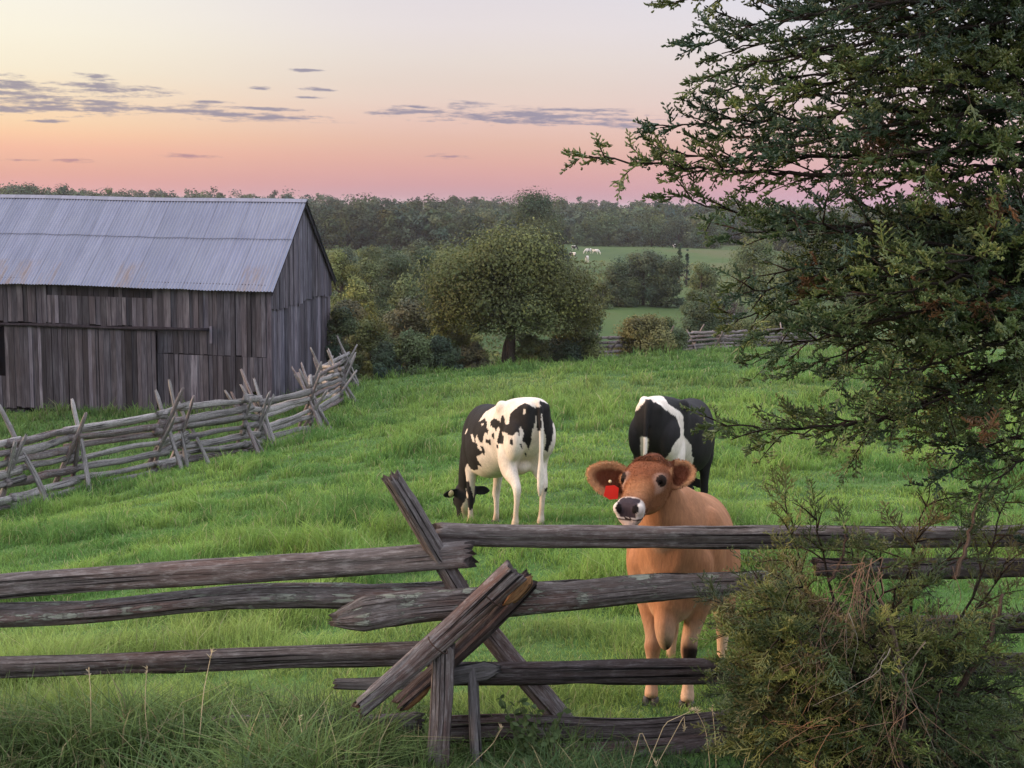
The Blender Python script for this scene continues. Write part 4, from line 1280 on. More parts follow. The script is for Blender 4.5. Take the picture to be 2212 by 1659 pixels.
RIGHT_POLYS = [
    (1, [(735, 165), (640, 245), (560, 330), (545, 420), (555, 560), (572, 640), (600, 720), (690, 700), (672, 500), (680, 350), (705, 230)]),
    (1, [(705, 150), (765, 160), (760, 520), (672, 505), (682, 300)]),
    (1, [(740, 185), (795, 192), (880, 250), (1000, 320), (1052, 420), (1040, 500), (960, 600), (935, 680), (892, 727), (820, 712), (790, 640), (775, 690), (752, 640), (740, 520)]),
    (1, [(700, -300), (1300, -300), (1700, 300), (1700, 900), (1330, 1240), (1240, 1060), (1180, 960), (1245, 945), (1292, 930), (1285, 850), (1285, 905), (1250, 890), (1244, 760), (1240, 672), (1212, 662), (1196, 560), (1150, 510), (1100, 482), (1090, 300), (1035, 250), (930, 205)]),
]
grazing_holstein('cow', 'black and white dairy cow grazing with its spotted left flank and rump in view', (0.25, 12.35), (-.41, .912), 1.0, -0.08, LEFT_POLYS, 8.79e-4, (1318, 232), tail_swing=-.01, rear_shift=(-.02, .06))
grazing_holstein('cow', 'black and white dairy cow seen from behind, half hidden by the brown cow', (1.33, 12.35), (.45, .893), 1.0, 0.35, RIGHT_POLYS, 1.025e-3, (735, 178), fat=1.06, black_far=True, ear_tag=False)

def jersey_cow():
    s = 0.885
    f = Vector((-.27, -.963)).normalized()
    fx, fy = 0.83, 6.36                                  # between the front feet
    zf = gz(fx, fy); rx, ry = fx - 1.05 * f.x, fy - 1.05 * f.y
    slope = (zf - gz(rx, ry)) / 1.05 + .17
    x, y = fx - .47 * f.x, fy - .47 * f.y
    z = zf - .47 * slope - .03
    root = empty('cow', (x, y, z), math.atan2(f.y, f.x))
    tag(root, 'brown cow with a red ear tag resting its pale muzzle over the top rail', 'cow')
    inv = (Matrix.Translation(root.location) @ root.rotation_euler.to_matrix().to_4x4()).inverted()
    loc = lambda p: np.array(inv @ p)
    poll = loc(P(1411, 1022, 6.06)); muz = loc(P(1356, 1101, 5.67))
    left = loc(root.location + Vector((-f.y, f.x, 0)))   # unused axis check
    ax = muz - poll; L = np.linalg.norm(ax) / 0.985
    upw = np.array(inv.to_3x3() @ Vector((-0.20, -0.42, 0.9)))
    fr = head_frame(poll, ax, upw)
    o, a, sv, u = fr
    k = L / .43
    body = [cow_torso(s, slope, 1.12, 1.15)]
    for sd in (-1, 1):
        body.append(ball((-.60 * s, sd * .165 * s, .95 * s), (.17 * s, .10 * s, .22 * s)))
        body.append(ball((.46 * s, sd * .20 * s, .98 * s), (.17 * s, .085 * s, .25 * s)))
        body.append(ball((.66 * s, sd * .16 * s, .86 * s), (.09 * s, .085 * s, .14 * s)))
    body.append(ball((.62 * s, 0, .66 * s), (.14 * s, .13 * s, .14 * s)))
    body = shear(body + legs_parts(s, (0, 0), (0, 0), w=.165 * s, leg_gain=1.12, wf=.108 * s), slope)
    nb = poll - a * .05 - u * .05
    # neck: from the withers and chest up to the poll
    c0 = np.array([.40 * s, 0, 1.06 * s + slope * .4]); c3 = nb
    rows = []
    for t, rs, ru, rd in ((0, .19, .20, .30), (.3, .17, .17, .27), (.6, .125, .125, .20), (.85, .098, .085, .135), (1.0, .09, .07, .10)):
        p = c0 * (1 - t) + c3 * t
        p = p + np.array([.05, 0, -.03]) * math.sin(math.pi * t)
        rows.append((p[0], p[1], p[2], rs, ru, rd, .95))
    body.append(loft_path(rows, 28, 28))
    # dewlap hanging from throat to brisket
    d0 = nb * .45 + c0 * .55
    body.append(loft_path([(d0[0] + .10, d0[1] * .9, d0[2] - .18, .04, .06, .06, 1), (.66 * s, -.02, .86 * s, .05, .08, .09, 1), (.70 * s, -.01, .70 * s, .055, .07, .08, 1), (.64 * s, -.01, .58 * s, .03, .05, .04, 1)], 16, 14))
    body = soften(body, .0105, 15)
    body += head_parts(fr, L)
    # forelock
    body.append(ball(o + a * -.02 * L + u * .058 * k, (.055 * k, .055 * k, .035 * k)))
    # ears: the animal's right one (left in the picture) held out level, the other turned back
    eb_r = o + a * .19 * L - sv * .082 * k - u * .034 * k
    tip_r = loc(P(1277, 1019, 6.00)); eb_l = o + a * .16 * L + sv * .086 * k - u * .035 * k; tip_l = loc(P(1488, 1008, 6.05))
    view = np.array(inv.to_3x3() @ Vector((0, -1, .2)))
    upl = np.array([0, 0, 1.0])
    d = tip_r - eb_r
    body.append(ear_parts(eb_r, d, upl, np.linalg.norm(d) + .02, .172, -.34, .020))
    d = tip_l - eb_l
    body.append(ear_parts(eb_l, d, upl * .9 - view * .75, np.linalg.norm(d) + .015, .150, .46, .020))
    # tail: white-ish length swung to the near side, dark switch separate
    tl = [(-.74 * s, 0, 1.31 * s, .03, .03, .03, 1), (-.83 * s, 0, 1.24 * s, .027, .027, .027, 1), (-.86 * s, -.02, .95 * s, .021, .021, .021, 1), (-.84 * s, -.045, .62 * s, .018, .018, .018, 1), (-.83 * s, -.055, .50 * s, .018, .018, .018, 1)]
    tl = [(r_[0], r_[1], r_[2] + slope * r_[0], *r_[3:]) for r_ in tl]
    body.append(loft_path(tl, 22, 12))
    me = organic(body, 0.0075, 6)
    V, Nn = verts_of(me)
    # ---- coat
    zl = V[:, 2] - slope * V[:, 0]
    n1 = fbm(V[:, 0] / .12 + V[:, 1] * 3, zl / .12 + V[:, 1] * 2, 3, 3)[:, None]
    n2 = fbm(V[:, 0] / .02 + V[:, 1] * 30, zl / .05 + 5, 4, 2)[:, None]
    tan = np.array([.395, .180, .090]); cream = np.array([.66, .46, .33]); brown = np.array([.235, .080, .034]); dark = np.array([.125, .040, .018])
    sm = lambda v, a0, b0: (np.clip((v - a0) / (b0 - a0), 0, 1) ** 2 * (3 - 2 * np.clip((v - a0) / (b0 - a0), 0, 1)))[:, None]
    col = tan * (0.88 + 0.24 * n1)
    col = col * (1 - sm(-Nn[:, 2], .1, .8) * .7) + cream * sm(-Nn[:, 2], .1, .8) * .7
    legz = sm(-zl, -.62 * s, -.40 * s)
    lw_ = legz * np.where(V[:, 1:2] > 0, .75, .42)
    col = col * (1 - lw_) + cream * lw_
    knee = np.exp(-((zl - .36 * s) / (.055 * s)) ** 2)[:, None] * sm(Nn[:, 0], .1, .7) * (V[:, 0] > 0.2)[:, None]
    col = col * (1 - .55 * knee) + brown * .55 * knee
    blackk = np.clip(1.5 * np.exp(-((zl - .34 * s) / (.085 * s)) ** 2) - .15, 0, 1)[:, None] * ((V[:, 0] > .2) & (V[:, 1] > 0))[:, None] * sm(Nn @ np.array([.7, .7, 0]), -.3, .35)
    col = col * (1 - blackk) + np.array([.02, .012, .01]) * blackk
    side = sm(np.abs(V[:, 1]), .12, .28) * sm(zl, .6 * s, .8 * s) * (V[:, 0] < .62)[:, None]
    col = col * (1 - .25 * side) + np.array([.33, .135, .07]) * .25 * side
    spine = np.exp(-(V[:, 1] / .03) ** 2)[:, None] * (zl > 1.25 * s)[:, None] * (V[:, 0] < .5)[:, None]
    col = col * (1 - .3 * spine) + brown * .3 * spine
    # head
    q = V - o
    ht = (q @ a) / L; hs = (q @ sv) / k; hu = (q @ u) / k
    inhead = (ht > -.25) & (ht < 1.1) & (np.abs(hs) < .135) & (hu > -.2) & (hu < .16)
    IH = inhead[:, None]
    w_f = sm(hu, -.03, .05) * sm(-ht, -.78, -.5)
    w_n = n1 * .5 + n2 * .5
    hc = np.array([.31, .135, .064]) * (1 - w_f) + brown * (.75 + .5 * w_n) * w_f
    poll_w = sm(-ht, -.12, .02) * sm(hu, .0, .06)
    hc = hc * (1 - poll_w) + dark * (.6 + .9 * n2) * poll_w
    mid_n = sm(ht, .40, .62) * sm(-ht, -.86, -.72) * sm(hu, -.02, .04)
    hc = hc * (1 - .6 * mid_n) + np.array([.42, .19, .085]) * .6 * mid_n
    jaw = sm(-hu, .05, .10) * sm(-ht, -.8, -.6)
    hc = hc * (1 - .5 * jaw) + np.array([.40, .235, .145]) * .5 * jaw
    for e in (-1, 1):
        dd = np.sqrt(((ht - .42) * .43 / .052) ** 2 + ((hs - e * .094) / .046) ** 2 + ((hu - .043) / .046) ** 2)
        ring = np.clip(1.35 - dd * (1 + .25 * np.sin(hu * 70 + ht * 9)), 0, 1)[:, None] * .95 * sm(-(e * hs), -.114, -.088)
        hc = hc * (1 - ring) + np.array([.56, .38, .30]) * ring
        lid = (dd < .62)[:, None]
        hc = np.where(lid, np.array([.03, .017, .013]), hc)
    muzw = sm(ht + .25 * np.clip(-hu - .0, 0, .1), .84, .885)
    hc = hc * (1 - muzw) + np.array([.70, .60, .55]) * (.92 + .16 * n2) * muzw
    # nose pad, nostrils and the line of the mouth
    padw = .048 - .45 * np.clip(-(hu + .002), 0, .06)
    pad = (ht > .875) & (np.abs(hs) < padw) & (hu > -.034) & (hu < .042)
    hc = np.where(pad[:, None], np.array([.052, .036, .044]) * (.8 + .4 * n2), hc)
    for e in (-1, 1):
        nd = ((hs - e * .038) / .0155) ** 2 + ((hu - .006 - .25 * (e * hs - .038)) / .019) ** 2
        hc = np.where(((nd < 1) & (ht > .84))[:, None], np.array([.006, .004, .005]), hc)
    mouth = (np.abs(hu + .042 + .12 * np.abs(hs)) < .005) & (ht > .70) & (ht < 1.02)
    hc = np.where(mouth[:, None], np.array([.04, .022, .018]), hc)
    low_ = sm(-hu, .015, .085) * sm(-ht, -.74, -.60)
    hc = hc * (1 - low_) + (tan * (0.88 + 0.24 * n1)) * low_
    chin = (hu < -.047) & (ht > .78)
    hc = np.where(chin[:, None], hc * np.array([.92, .80, .74]), hc)
    col = np.where(IH, hc, col)
    # ears: dark inside, pale fringe
    earm = np.zeros(len(V), bool)
    for (b0, tip, e) in ((eb_r, tip_r, -1), (eb_l, tip_l, 1)):
        dv = tip - b0; ln = np.linalg.norm(dv); dv /= ln
        t = (V - b0) @ dv / ln
        rad = np.linalg.norm(V - b0 - dv * ((V - b0) @ dv)[:, None], axis=1)
        ine = (t > .16) & (t < 1.35) & (rad < .10) & ((np.abs(hs) > .100))
        front = Nn @ view
        el_ = np.sqrt(((t - .34) / .70) ** 2 + (rad / .066) ** 2)
        edge = sm(el_, .74, 1.04)
        ec = np.array([.19, .060, .030]) * (1 - np.clip(edge, 0, 1)) + np.array([.62, .34, .18]) * np.clip(edge, 0, 1)
        ec = np.where((front > .15)[:, None], ec, np.array([.36, .16, .075]))
        col = np.where(ine[:, None], ec, col)
        earm |= ine
    tailm = (V[:, 0] < -.79 * s)
    col = np.where(tailm[:, None], cream * .95, col)
    col = col * (.90 + .20 * n2)
    set_tint(me, col)
    link('body', me, M['coat'], root)
    for e in (-1, 1):
        mb = MB(); mb.add(*ball(o + a * .418 * L + sv * e * .0815 * k + u * .0368 * k, (.0205 * k, .0215 * k, .0172 * k), 18)); mb.build('eye', M['eye'], root, True)
    for i, sd in enumerate((1, -1)):
        hoof('hoof', root, -.605 * s, .165 * sd * s * 1.02, slope * -.605 * s, s, M['hoof'])
        hoof('hoof', root, .545 * s, .108 * sd * s * s * .97 / s, slope * .545 * s, s, M['hoof'])
    mb = MB()
    V_, F_ = loft_path([(-.83 * s, -.055, .53 * s - .83 * s * slope, .016, .016, .016, 1), (-.825 * s, -.058, .45 * s - .83 * s * slope, .036, .034, .034, 1), (-.82 * s, -.060, .33 * s - .83 * s * slope, .045, .04, .04, 1), (-.82 * s, -.060, .22 * s - .83 * s * slope, .030, .03, .03, 1), (-.82 * s, -.060, .15 * s - .83 * s * slope, .006, .006, .006, 1)], 20, 18)
    V_ = np.array(V_); V_ += (np.random.default_rng(4).random(V_.shape) - .5) * .008
    mb.add(V_, F_, tint=(.010, .007, .007)); mb.build('tail_switch', M['coat'], root, True)
    # short coat hair: stands out along the outline, longer on ears and poll
    rf = np.random.default_rng(12)
    front_ = (inhead & (hu > -.09) & (ht > -.08)) | earm
    idx = np.where(front_)[0]
    wgt = np.where(inhead[idx], 2.6, 1.0); wgt = np.where(earm[idx], 5.0, wgt)
    wgt = np.where((ht[idx] > .86) & inhead[idx], 0.12, wgt)
    pick = rf.choice(idx, 42000, p=wgt / wgt.sum())
    q0 = V[pick] + rf.normal(0, .0022, (len(pick), 3)); nn = Nn[pick]
    down = np.array([-.35, 0, -.75])[None] * np.ones((len(pick), 1))
    down = np.where((inhead[pick])[:, None], a[None] * .6, down)
    down = down - (down * nn).sum(1)[:, None] * nn
    isear = earm[pick]
    ln = np.where(isear, .008, np.where(inhead[pick], .005, .006)) * rf.uniform(.6, 1.3, len(pick))
    dr = nn * np.where(isear, 1.0, .45)[:, None] + down * .9 + rf.normal(0, .22, (len(pick), 3)); dr /= np.linalg.norm(dr, axis=1)[:, None]
    sd_ = np.cross(dr, rf.normal(size=(len(pick), 3))); sd_ /= np.linalg.norm(sd_, axis=1)[:, None]
    HV = np.stack([q0 - sd_ * .0008, q0 + sd_ * .0008, q0 + dr * ln[:, None]], 1).reshape(-1, 3)
    hcol = np.repeat(col[pick] * rf.uniform(.8, 1.25, len(pick))[:, None], 3, 0)
    fo = link('fur', mesh_np('fur', HV, np.arange(len(HV)).reshape(-1, 3), False, hcol), M['coat'], root); fo['kind'] = 'stuff'
    # dark curly forelock between the ears
    n_ = 2200
    ca = rf.uniform(0, 2 * math.pi, n_); cr = np.sqrt(rf.random(n_))
    q0 = o + a * ((.045 + .085 * cr * np.sin(ca)) * L)[:, None] + sv * (.072 * cr * np.cos(ca) * k)[:, None] + u * ((.082 - .022 * cr ** 2) * k)[:, None]
    dr = a * 1.0 + u * .35 + sv * (np.cos(ca) * .5 + np.sin(cr * 9) * .4)[:, None] + rf.normal(0, .22, (n_, 3)); dr /= np.linalg.norm(dr, axis=1)[:, None]
    ln = rf.uniform(.022, .045, n_) * k
    sd_ = np.cross(dr, rf.normal(size=(n_, 3))); sd_ /= np.linalg.norm(sd_, axis=1)[:, None]
    mid_ = q0 + dr * (ln * .55)[:, None] + u * (.006 * k); tip_ = mid_ + (dr - u * .55) * (ln * .5)[:, None]
    HV = np.stack([q0 - sd_ * .0016, q0 + sd_ * .0016, mid_ + sd_ * .0013, mid_ - sd_ * .0013, tip_ + sd_ * .0004, tip_ - sd_ * .0004], 1).reshape(-1, 3)
    ii = np.arange(n_)[:, None] * 6
    HF = np.concatenate([ii + np.array([[0, 1, 2, 3]]), ii + np.array([[3, 2, 4, 5]])], 0)
    hcol = np.repeat(np.array([.17, .058, .026])[None] * rf.uniform(.5, 1.5, n_)[:, None], 6, 0)
    fo = link('forelock', mesh_np('forelock', HV, HF, False, hcol), M['coat'], root)
    # red tag hanging from the ear held out on the left
    mb = MB()
    c = loc(P(1319, 1064, 5.955)); ex = np.array(inv.to_3x3() @ Vector((1, 0, 0))); ez = np.array(inv.to_3x3() @ Vector((.08, 0, 1))); ey = np.array(inv.to_3x3() @ Vector((0, 1, .1)))
    out_ = [(-.026, .030), (.016, .034), (.036, .022), (.037, -.030), (-.002, -.034), (-.030, -.016)]
    rings = [[c + ex * p[0] + ez * p[1] + ey * dz for p in out_] for dz in (0, .004)]
    mb.add(*ring_mesh(np.array(rings))); tg = mb.build('ear_tag', M['tag'], root)
    mb = MB(); mb.add(*ball(loc(P(1318, 1040, 5.965)), .008, 8)); mb.build('tag_stud', M['ytag'], tg, True)
    return root
jersey_cow()

# ------------------------------------------------------------------ trees and shrubs
def leaf_cloud(blobs, n, size, colour, seed, vary=0.35, out_bias=0.72, aspect=0.6, shell=0.5):
    """n leaf clumps spread through the outer part of each blob; blobs rows x,y,z,rx,ry,rz"""
    r = np.random.default_rng(seed)
    B = np.asarray(blobs, float)
    w = (B[:, 3] * B[:, 4] * B[:, 5]) ** (2 / 3)
    k = r.choice(len(B), n, p=w / w.sum())
    d = r.normal(size=(n, 3)); d /= np.linalg.norm(d, axis=1)[:, None]
    rad = (1 - shell * r.random(n) ** 1.6) * (1 + 0.16 * r.normal(size=n))
    c = B[k, :3] + d * B[k, 3:6] * rad[:, None]
    nr = d * out_bias + r.normal(size=(n, 3)) * (1 - out_bias) * 0.9 + np.array([0, 0, 0.25])
    nr /= np.linalg.norm(nr, axis=1)[:, None]
    a = np.cross(nr, r.normal(size=(n, 3))); a /= np.linalg.norm(a, axis=1)[:, None] + 1e-9
    b = np.cross(nr, a)
    s = size * r.uniform(0.6, 1.45, n)[:, None]
    V = np.stack([c - a * s, c - b * s * aspect + nr * s * 0.15, c + a * s, c + b * s * aspect + nr * s * 0.15], 1).reshape(-1, 3)
    F = np.arange(n * 4).reshape(n, 4)
    bt = r.uniform(1 - vary, 1 + vary, len(B))[k]
    hue = r.normal(0, 0.10, (len(B), 1))[k]
    t = np.asarray(colour)[None] * (bt * r.uniform(0.78, 1.22, n))[:, None] * np.concatenate([1 + hue, 1 + hue * 0.2, 1 - hue], 1)
    return V, F, np.repeat(t, 4, 0)

def dome_blobs(w, h, z0, n, seed, shape='round'):
    r = np.random.default_rng(seed)
    out = []
    for i in range(n):
        f = r.random()
        if shape == 'cone':
            z = z0 + (h - z0) * f ** 1.2; rr = w * 0.5 * (1 - f) ** 0.8 * 0.75
        elif shape == 'bush':
            z = z0 + (h - z0) * f * 0.8; rr = w * 0.5 * math.sqrt(max(0.03, 1 - (f * 0.9) ** 2)) * 0.72
        elif shape == 'full':
            z = h * (0.05 + 0.82 * f); rr = w * 0.5 * math.sqrt(max(0.03, 1 - max(0.0, 1.25 * f - 0.28) ** 2 - max(0, .25 - f) * 1.2)) * 0.74
        else:
            z = z0 + (h - z0) * (0.06 + 0.80 * f); rr = w * 0.5 * math.sqrt(max(0.03, 1 - (1.9 * f - 0.85) ** 2)) * 0.72
        a = r.uniform(0, 2 * math.pi); q = math.sqrt(r.uniform(0.15, 1))
        s = w * (0.09 + 0.17 * r.random() ** 1.5) * (0.65 if shape == 'cone' else 1)
        out.append((rr * q * math.cos(a), rr * q * math.sin(a), z, s, s, s * r.uniform(0.65, 0.95)))
    return out

def trunk_mesh(h, r0, seed, limbs=5, crown0=0.35, spread=0.3, lean=0.0, fork=False):
    r = random.Random(seed)
    mb = MB()
    def put(pts, rads):
        C = catmull(pts, 10)
        V, F = tube(C, np.interp(np.linspace(0, 1, 10), np.linspace(0, 1, len(rads)), rads), 8)
        uv = [(p[2], 0.1 * (i % 8)) for i, p in enumerate(V)]
        mb.add(V, F, uv, (1, 1, 1))
    put([(0, 0, -0.3), (lean * .3, 0, h * .3), (lean * .6, .02 * h, h * .55), (lean, 0, h * .85)], [r0 * 1.25, r0, r0 * .7, r0 * .2])
    if fork:
        put([(-r0 * 1.5, 0.1, -0.3), (-r0 * 1.2, 0.1, h * .15), (r0 * .6, 0, h * .35), (-h * .1, 0, h * .6)], [r0 * .8, r0 * .6, r0 * .5, r0 * .2])
    for i in range(limbs):
        a = r.uniform(0, 6.28); z = h * r.uniform(crown0 * .8, .65); L = h * spread * r.uniform(.6, 1.1)
        b = (lean * z / h, 0, z)
        put([b, (b[0] + math.cos(a) * L * .5, math.sin(a) * L * .5, z + L * .35), (b[0] + math.cos(a) * L, math.sin(a) * L, z + L * .55)], [r0 * .45, r0 * .3, r0 * .08])
    return mb

COLS = {'olive': (0.112, 0.124, 0.042), 'dark': (0.068, 0.092, 0.046), 'mid': (0.105, 0.130, 0.052), 'yellow': (0.170, 0.185, 0.060), 'teal': (0.050, 0.078, 0.046), 'brown': (0.115, 0.110, 0.060), 'orange': (0.150, 0.138, 0.050), 'far': (0.075, 0.096, 0.058), 'farlight': (0.095, 0.125, 0.062), 'purple': (0.115, 0.095, 0.085)}

def tree(name, label, u, d, vtop, wpx, colour, seed, n=2600, leaf=0.12, shape='round', base=0.18, cat='tree', group=None, blobs=None, extra=None, mat='leaf', trunk_r=None, vary=0.35, fork=False, shell=0.45, minz=0.0):
    b = at(u, d)
    top = P(u, vtop, d).z
    h = max(0.8, top - b.z)
    w = wpx * d / F_PX
    root = empty(name, b)
    tag(root, label, cat, group)
    B = dome_blobs(w, h, h * base, blobs or 22, seed, shape)
    if extra: B += extra(w, h)
    V, F, T = leaf_cloud(B, n, leaf, COLS[colour], seed, vary, shell=shell)
    if minz:
        cz = V.reshape(-1, 4, 3)[:, 0, :]
        keep = cz[:, 2] > h * minz * (.75 + .55 * fbm(cz[:, 0] / .9 + 7, cz[:, 1] / .9, 3, 2))
        V = V.reshape(-1, 4, 3)[keep].reshape(-1, 3); T = T.reshape(-1, 4, 3)[keep].reshape(-1, 3); F = np.arange(len(V)).reshape(-1, 4)
    V[:, 2] = np.where(V[:, 2] < 0.05, np.abs(V[:, 2]) * .5 + .03, V[:, 2])
    link('crown', mesh_np('crown', V, F, False, T), M[mat], root)
    trunk_mesh(h, trunk_r or max(0.05, h * 0.022), seed, 5 if shape == 'round' else 3, max(base, .12), .3, 0, fork).build('trunk', M['bark'], root, True)
    return root

def build_trees():
    def lobes(w, h):
        return [(w * .38, 0, h * .50, w * .16, w * .16, h * .22), (w * .44, .2, h * .38, w * .12, w * .13, h * .16), (-w * .36, 0, h * .45, w * .15, w * .15, h * .2), (-w * .42, .3, h * .33, w * .11, w * .12, h * .14), (-w * .2, -1, h * .30, w * .14, w * .14, h * .15), (w * .22, -1, h * .30, w * .15, w * .14, h * .16), (0, -1.2, h * .42, w * .2, w * .16, h * .2)]
    tree('apple_tree', 'broad spreading olive green tree with dark forked trunk at the field edge', 1104, 60, 500, 372, 'olive', 101, 70000, 0.064, blobs=50, extra=lobes, trunk_r=0.20, base=0.24, fork=True, vary=.55, minz=.25, shell=.85)
    T = [  # label, u, d, vtop, width, colour, n, leaf, shape, cat
        ('smaller round olive tree leaning against the right side of the broad tree', 1246, 63, 574, 118, 'olive', 4500, .10, 'round', 'tree'),
        ('yellow green tree just right of the barn gable, top of the far row', 738, 105, 522, 105, 'yellow', 3800, .15, 'round', 'tree'),
        ('yellow green low tree below the barn roof corner', 770, 97, 585, 95, 'yellow', 3000, .14, 'round', 'tree'),
        ('mid green tree between the yellow tree and the darkest crown', 800, 116, 545, 95, 'mid', 3200, .15, 'round', 'tree'),
        ('darkest round tree in the row left of the broad tree', 858, 112, 535, 125, 'dark', 4200, .15, 'round', 'tree'),
        ('dark tall tree touching the upper left of the broad tree', 916, 122, 522, 90, 'dark', 3400, .16, 'round', 'tree'),
        ('mid green bushy tree under the darkest round tree', 880, 96, 592, 105, 'mid', 3200, .14, 'round', 'tree'),
        ('olive tree half hidden behind the left of the broad tree', 962, 100, 575, 100, 'olive', 3600, .14, 'round', 'tree'),
        ('pale yellow pointed tree behind the top of the broad tree', 1000, 108, 520, 75, 'yellow', 3000, .14, 'round', 'tree'),
        ('grey brown round tree standing above the hedge left of the broad tree', 884, 66, 626, 105, 'brown', 5200, .11, 'round', 'tree'),
        ('brownish tree close against the right edge of the barn', 752, 72, 640, 105, 'brown', 4200, .12, 'round', 'tree'),
        ('tallest tree of the plain, rising above the skyline', 1162, 235, 412, 160, 'dark', 6500, .30, 'round', 'tree'),
        ('small rounded tree at the foot of the tallest tree', 1204, 215, 484, 56, 'dark', 2000, .24, 'round', 'tree'),
        ('left tree of the dark clump in the middle meadow', 1338, 150, 560, 88, 'dark', 3600, .18, 'round', 'tree'),
        ('tallest tree of the dark clump in the middle meadow', 1388, 153, 522, 105, 'far', 4400, .18, 'round', 'tree'),
        ('right tree of the dark clump in the middle meadow', 1440, 150, 545, 88, 'dark', 3600, .18, 'round', 'tree'),
        ('pale olive low tree in front of the dark clump', 1300, 146, 605, 56, 'olive', 1800, .16, 'round', 'tree'),
        ('small dark conifer, taller of two on the far meadow', 1463, 192, 526, 22, 'teal', 900, .16, 'cone', 'conifer'),
        ('small dark conifer, shorter of two on the far meadow', 1480, 192, 538, 19, 'teal', 700, .16, 'cone', 'conifer'),
        ('light green loose tree right of the dark clump', 1512, 142, 556, 70, 'mid', 2600, .16, 'round', 'tree'),
        ('green tree seen through the cedar above the brown brush', 1625, 170, 505, 110, 'mid', 3000, .2, 'round', 'tree'),
        ('dark tree seen through the cedar in the middle distance', 1730, 150, 520, 120, 'dark', 3000, .2, 'round', 'tree'),
        ('far green tree seen through the cedar near its trunk', 1850, 160, 500, 130, 'far', 3000, .2, 'round', 'tree'),
        ('dark far tree behind the cedar at the picture edge', 1990, 170, 490, 140, 'dark', 3000, .2, 'round', 'tree'),
        ('far dark tree rising just above the barn gable edge', 742, 150, 526, 92, 'far', 2000, .18, 'round', 'tree'),
        ('far mid green tree behind the gap left of the darkest round tree', 796, 162, 520, 84, 'mid', 2000, .18, 'round', 'tree'),
        ('far dark tree behind the darkest round tree', 850, 172, 514, 92, 'dark', 2000, .18, 'round', 'tree'),
        ('far grey green tree behind the dark tall tree', 908, 166, 512, 84, 'far', 2000, .18, 'round', 'tree'),
        ('far mid green tree behind the half hidden olive tree', 962, 152, 522, 92, 'mid', 2000, .18, 'round', 'tree'),
        ('far dark tree behind the pale pointed tree', 1020, 162, 514, 86, 'dark', 2000, .18, 'round', 'tree'),
        ('low mid green tree between the broad tree and the cow meadow', 1236, 122, 574, 66, 'mid', 1800, .15, 'round', 'tree'),
        ('low dark tree beside the small olive tree at the near meadow', 1268, 112, 606, 62, 'dark', 1800, .14, 'round', 'tree'),
        ('dark bushy tree below the brown brush', 1545, 102, 606, 92, 'dark', 2200, .14, 'round', 'tree'),
        ('mid green tree between the loose green tree and the near meadow', 1498, 120, 612, 66, 'mid', 1800, .14, 'round', 'tree'),
        ('leftmost light tree along the far side of the cow meadow', 1262, 384, 474, 62, 'farlight', 1700, .42, 'round', 'tree'),
        ('second light tree along the far side of the cow meadow', 1310, 386, 463, 78, 'farlight', 1900, .42, 'round', 'tree'),
        ('dark low tree in the row beyond the cow meadow', 1352, 380, 482, 70, 'far', 1700, .42, 'round', 'tree'),
        ('broadest light tree beyond the cow meadow', 1402, 388, 462, 96, 'farlight', 2200, .42, 'round', 'tree'),
        ('light tree beyond the cow meadow next to the cedar tips', 1460, 384, 470, 76, 'far', 1800, .42, 'round', 'tree'),
        ('last light tree beyond the cow meadow behind the cedar', 1520, 388, 472, 80, 'farlight', 1800, .42, 'round', 'tree'),
    ]
    for i, (lab, u, d, vt, w, c, n, lf, shp, cat) in enumerate(T):
        tree('conifer' if cat == 'conifer' else 'tree', lab, u, d, vt, w * 1.12, c, 200 + i, int(n * 2.8), lf * .60, 'full' if shp == 'round' else 'cone', 0.04, cat, mat='far_leaf' if d > 200 else 'leaf', blobs=34 if shp == 'round' else 26)
    Bs = [
        ('dark bush at the barn corner behind the zigzag fence', 735, 57, 662, 84, 'dark', 3800, .09),
        ('tall olive bush between the barn and the grey brown tree', 800, 61, 690, 110, 'olive', 5200, .09),
        ('blackish teal bush, lowest in the hedge by the zigzag fence', 832, 55.2, 752, 66, 'teal', 3200, .08),
        ('dark green bush in the hedge under the grey brown tree', 884, 56, 722, 105, 'mid', 5200, .085),
        ('teal green bush in the hedge left of the forked trunk', 945, 57, 738, 100, 'teal', 4400, .085),
        ('yellow olive bush behind the hedge left of the forked trunk', 975, 62, 706, 110, 'yellow', 4400, .09),
        ('brown olive bush right beside the forked trunk on its left', 1020, 60, 738, 70, 'brown', 2600, .085),
        ('olive bush right beside the forked trunk on its right', 1150, 61, 728, 86, 'olive', 3600, .085),
        ('dark bush at the end of the far rail fence', 1218, 63, 738, 90, 'teal', 3800, .085),
        ('yellowish green bush growing over the far rail fence', 1392, 69.5, 684, 122, 'orange', 5200, .095),
        ('darker green bush hugging the right side of the yellowish bush', 1446, 74.0, 688, 74, 'mid', 3200, .095),
        ('dark upright bush behind the far fence crossing', 1508, 80, 656, 84, 'dark', 3800, .10),
        ('green bush behind the far fence next to the cedar', 1590, 82, 690, 90, 'mid', 3000, .10),
        ('leafy bush behind the far fence seen through the cedar', 1690, 86, 680, 110, 'mid', 3000, .10),
    ]
    for i, (lab, u, d, vt, w, c, n, lf) in enumerate(Bs):
        tree('bush', lab, u, d - .6, vt - 8, w * 1.15, c, 300 + i, int(n * 2.7), lf * .62, 'full', 0.04, 'bush', blobs=30, trunk_r=.035)
    # leafless brush
    root = empty('brush', at(1562, 128))
    tag(root, 'purplish brown leafless brush right of the loose green tree', 'bush')
    r = random.Random(8); mb = MB()
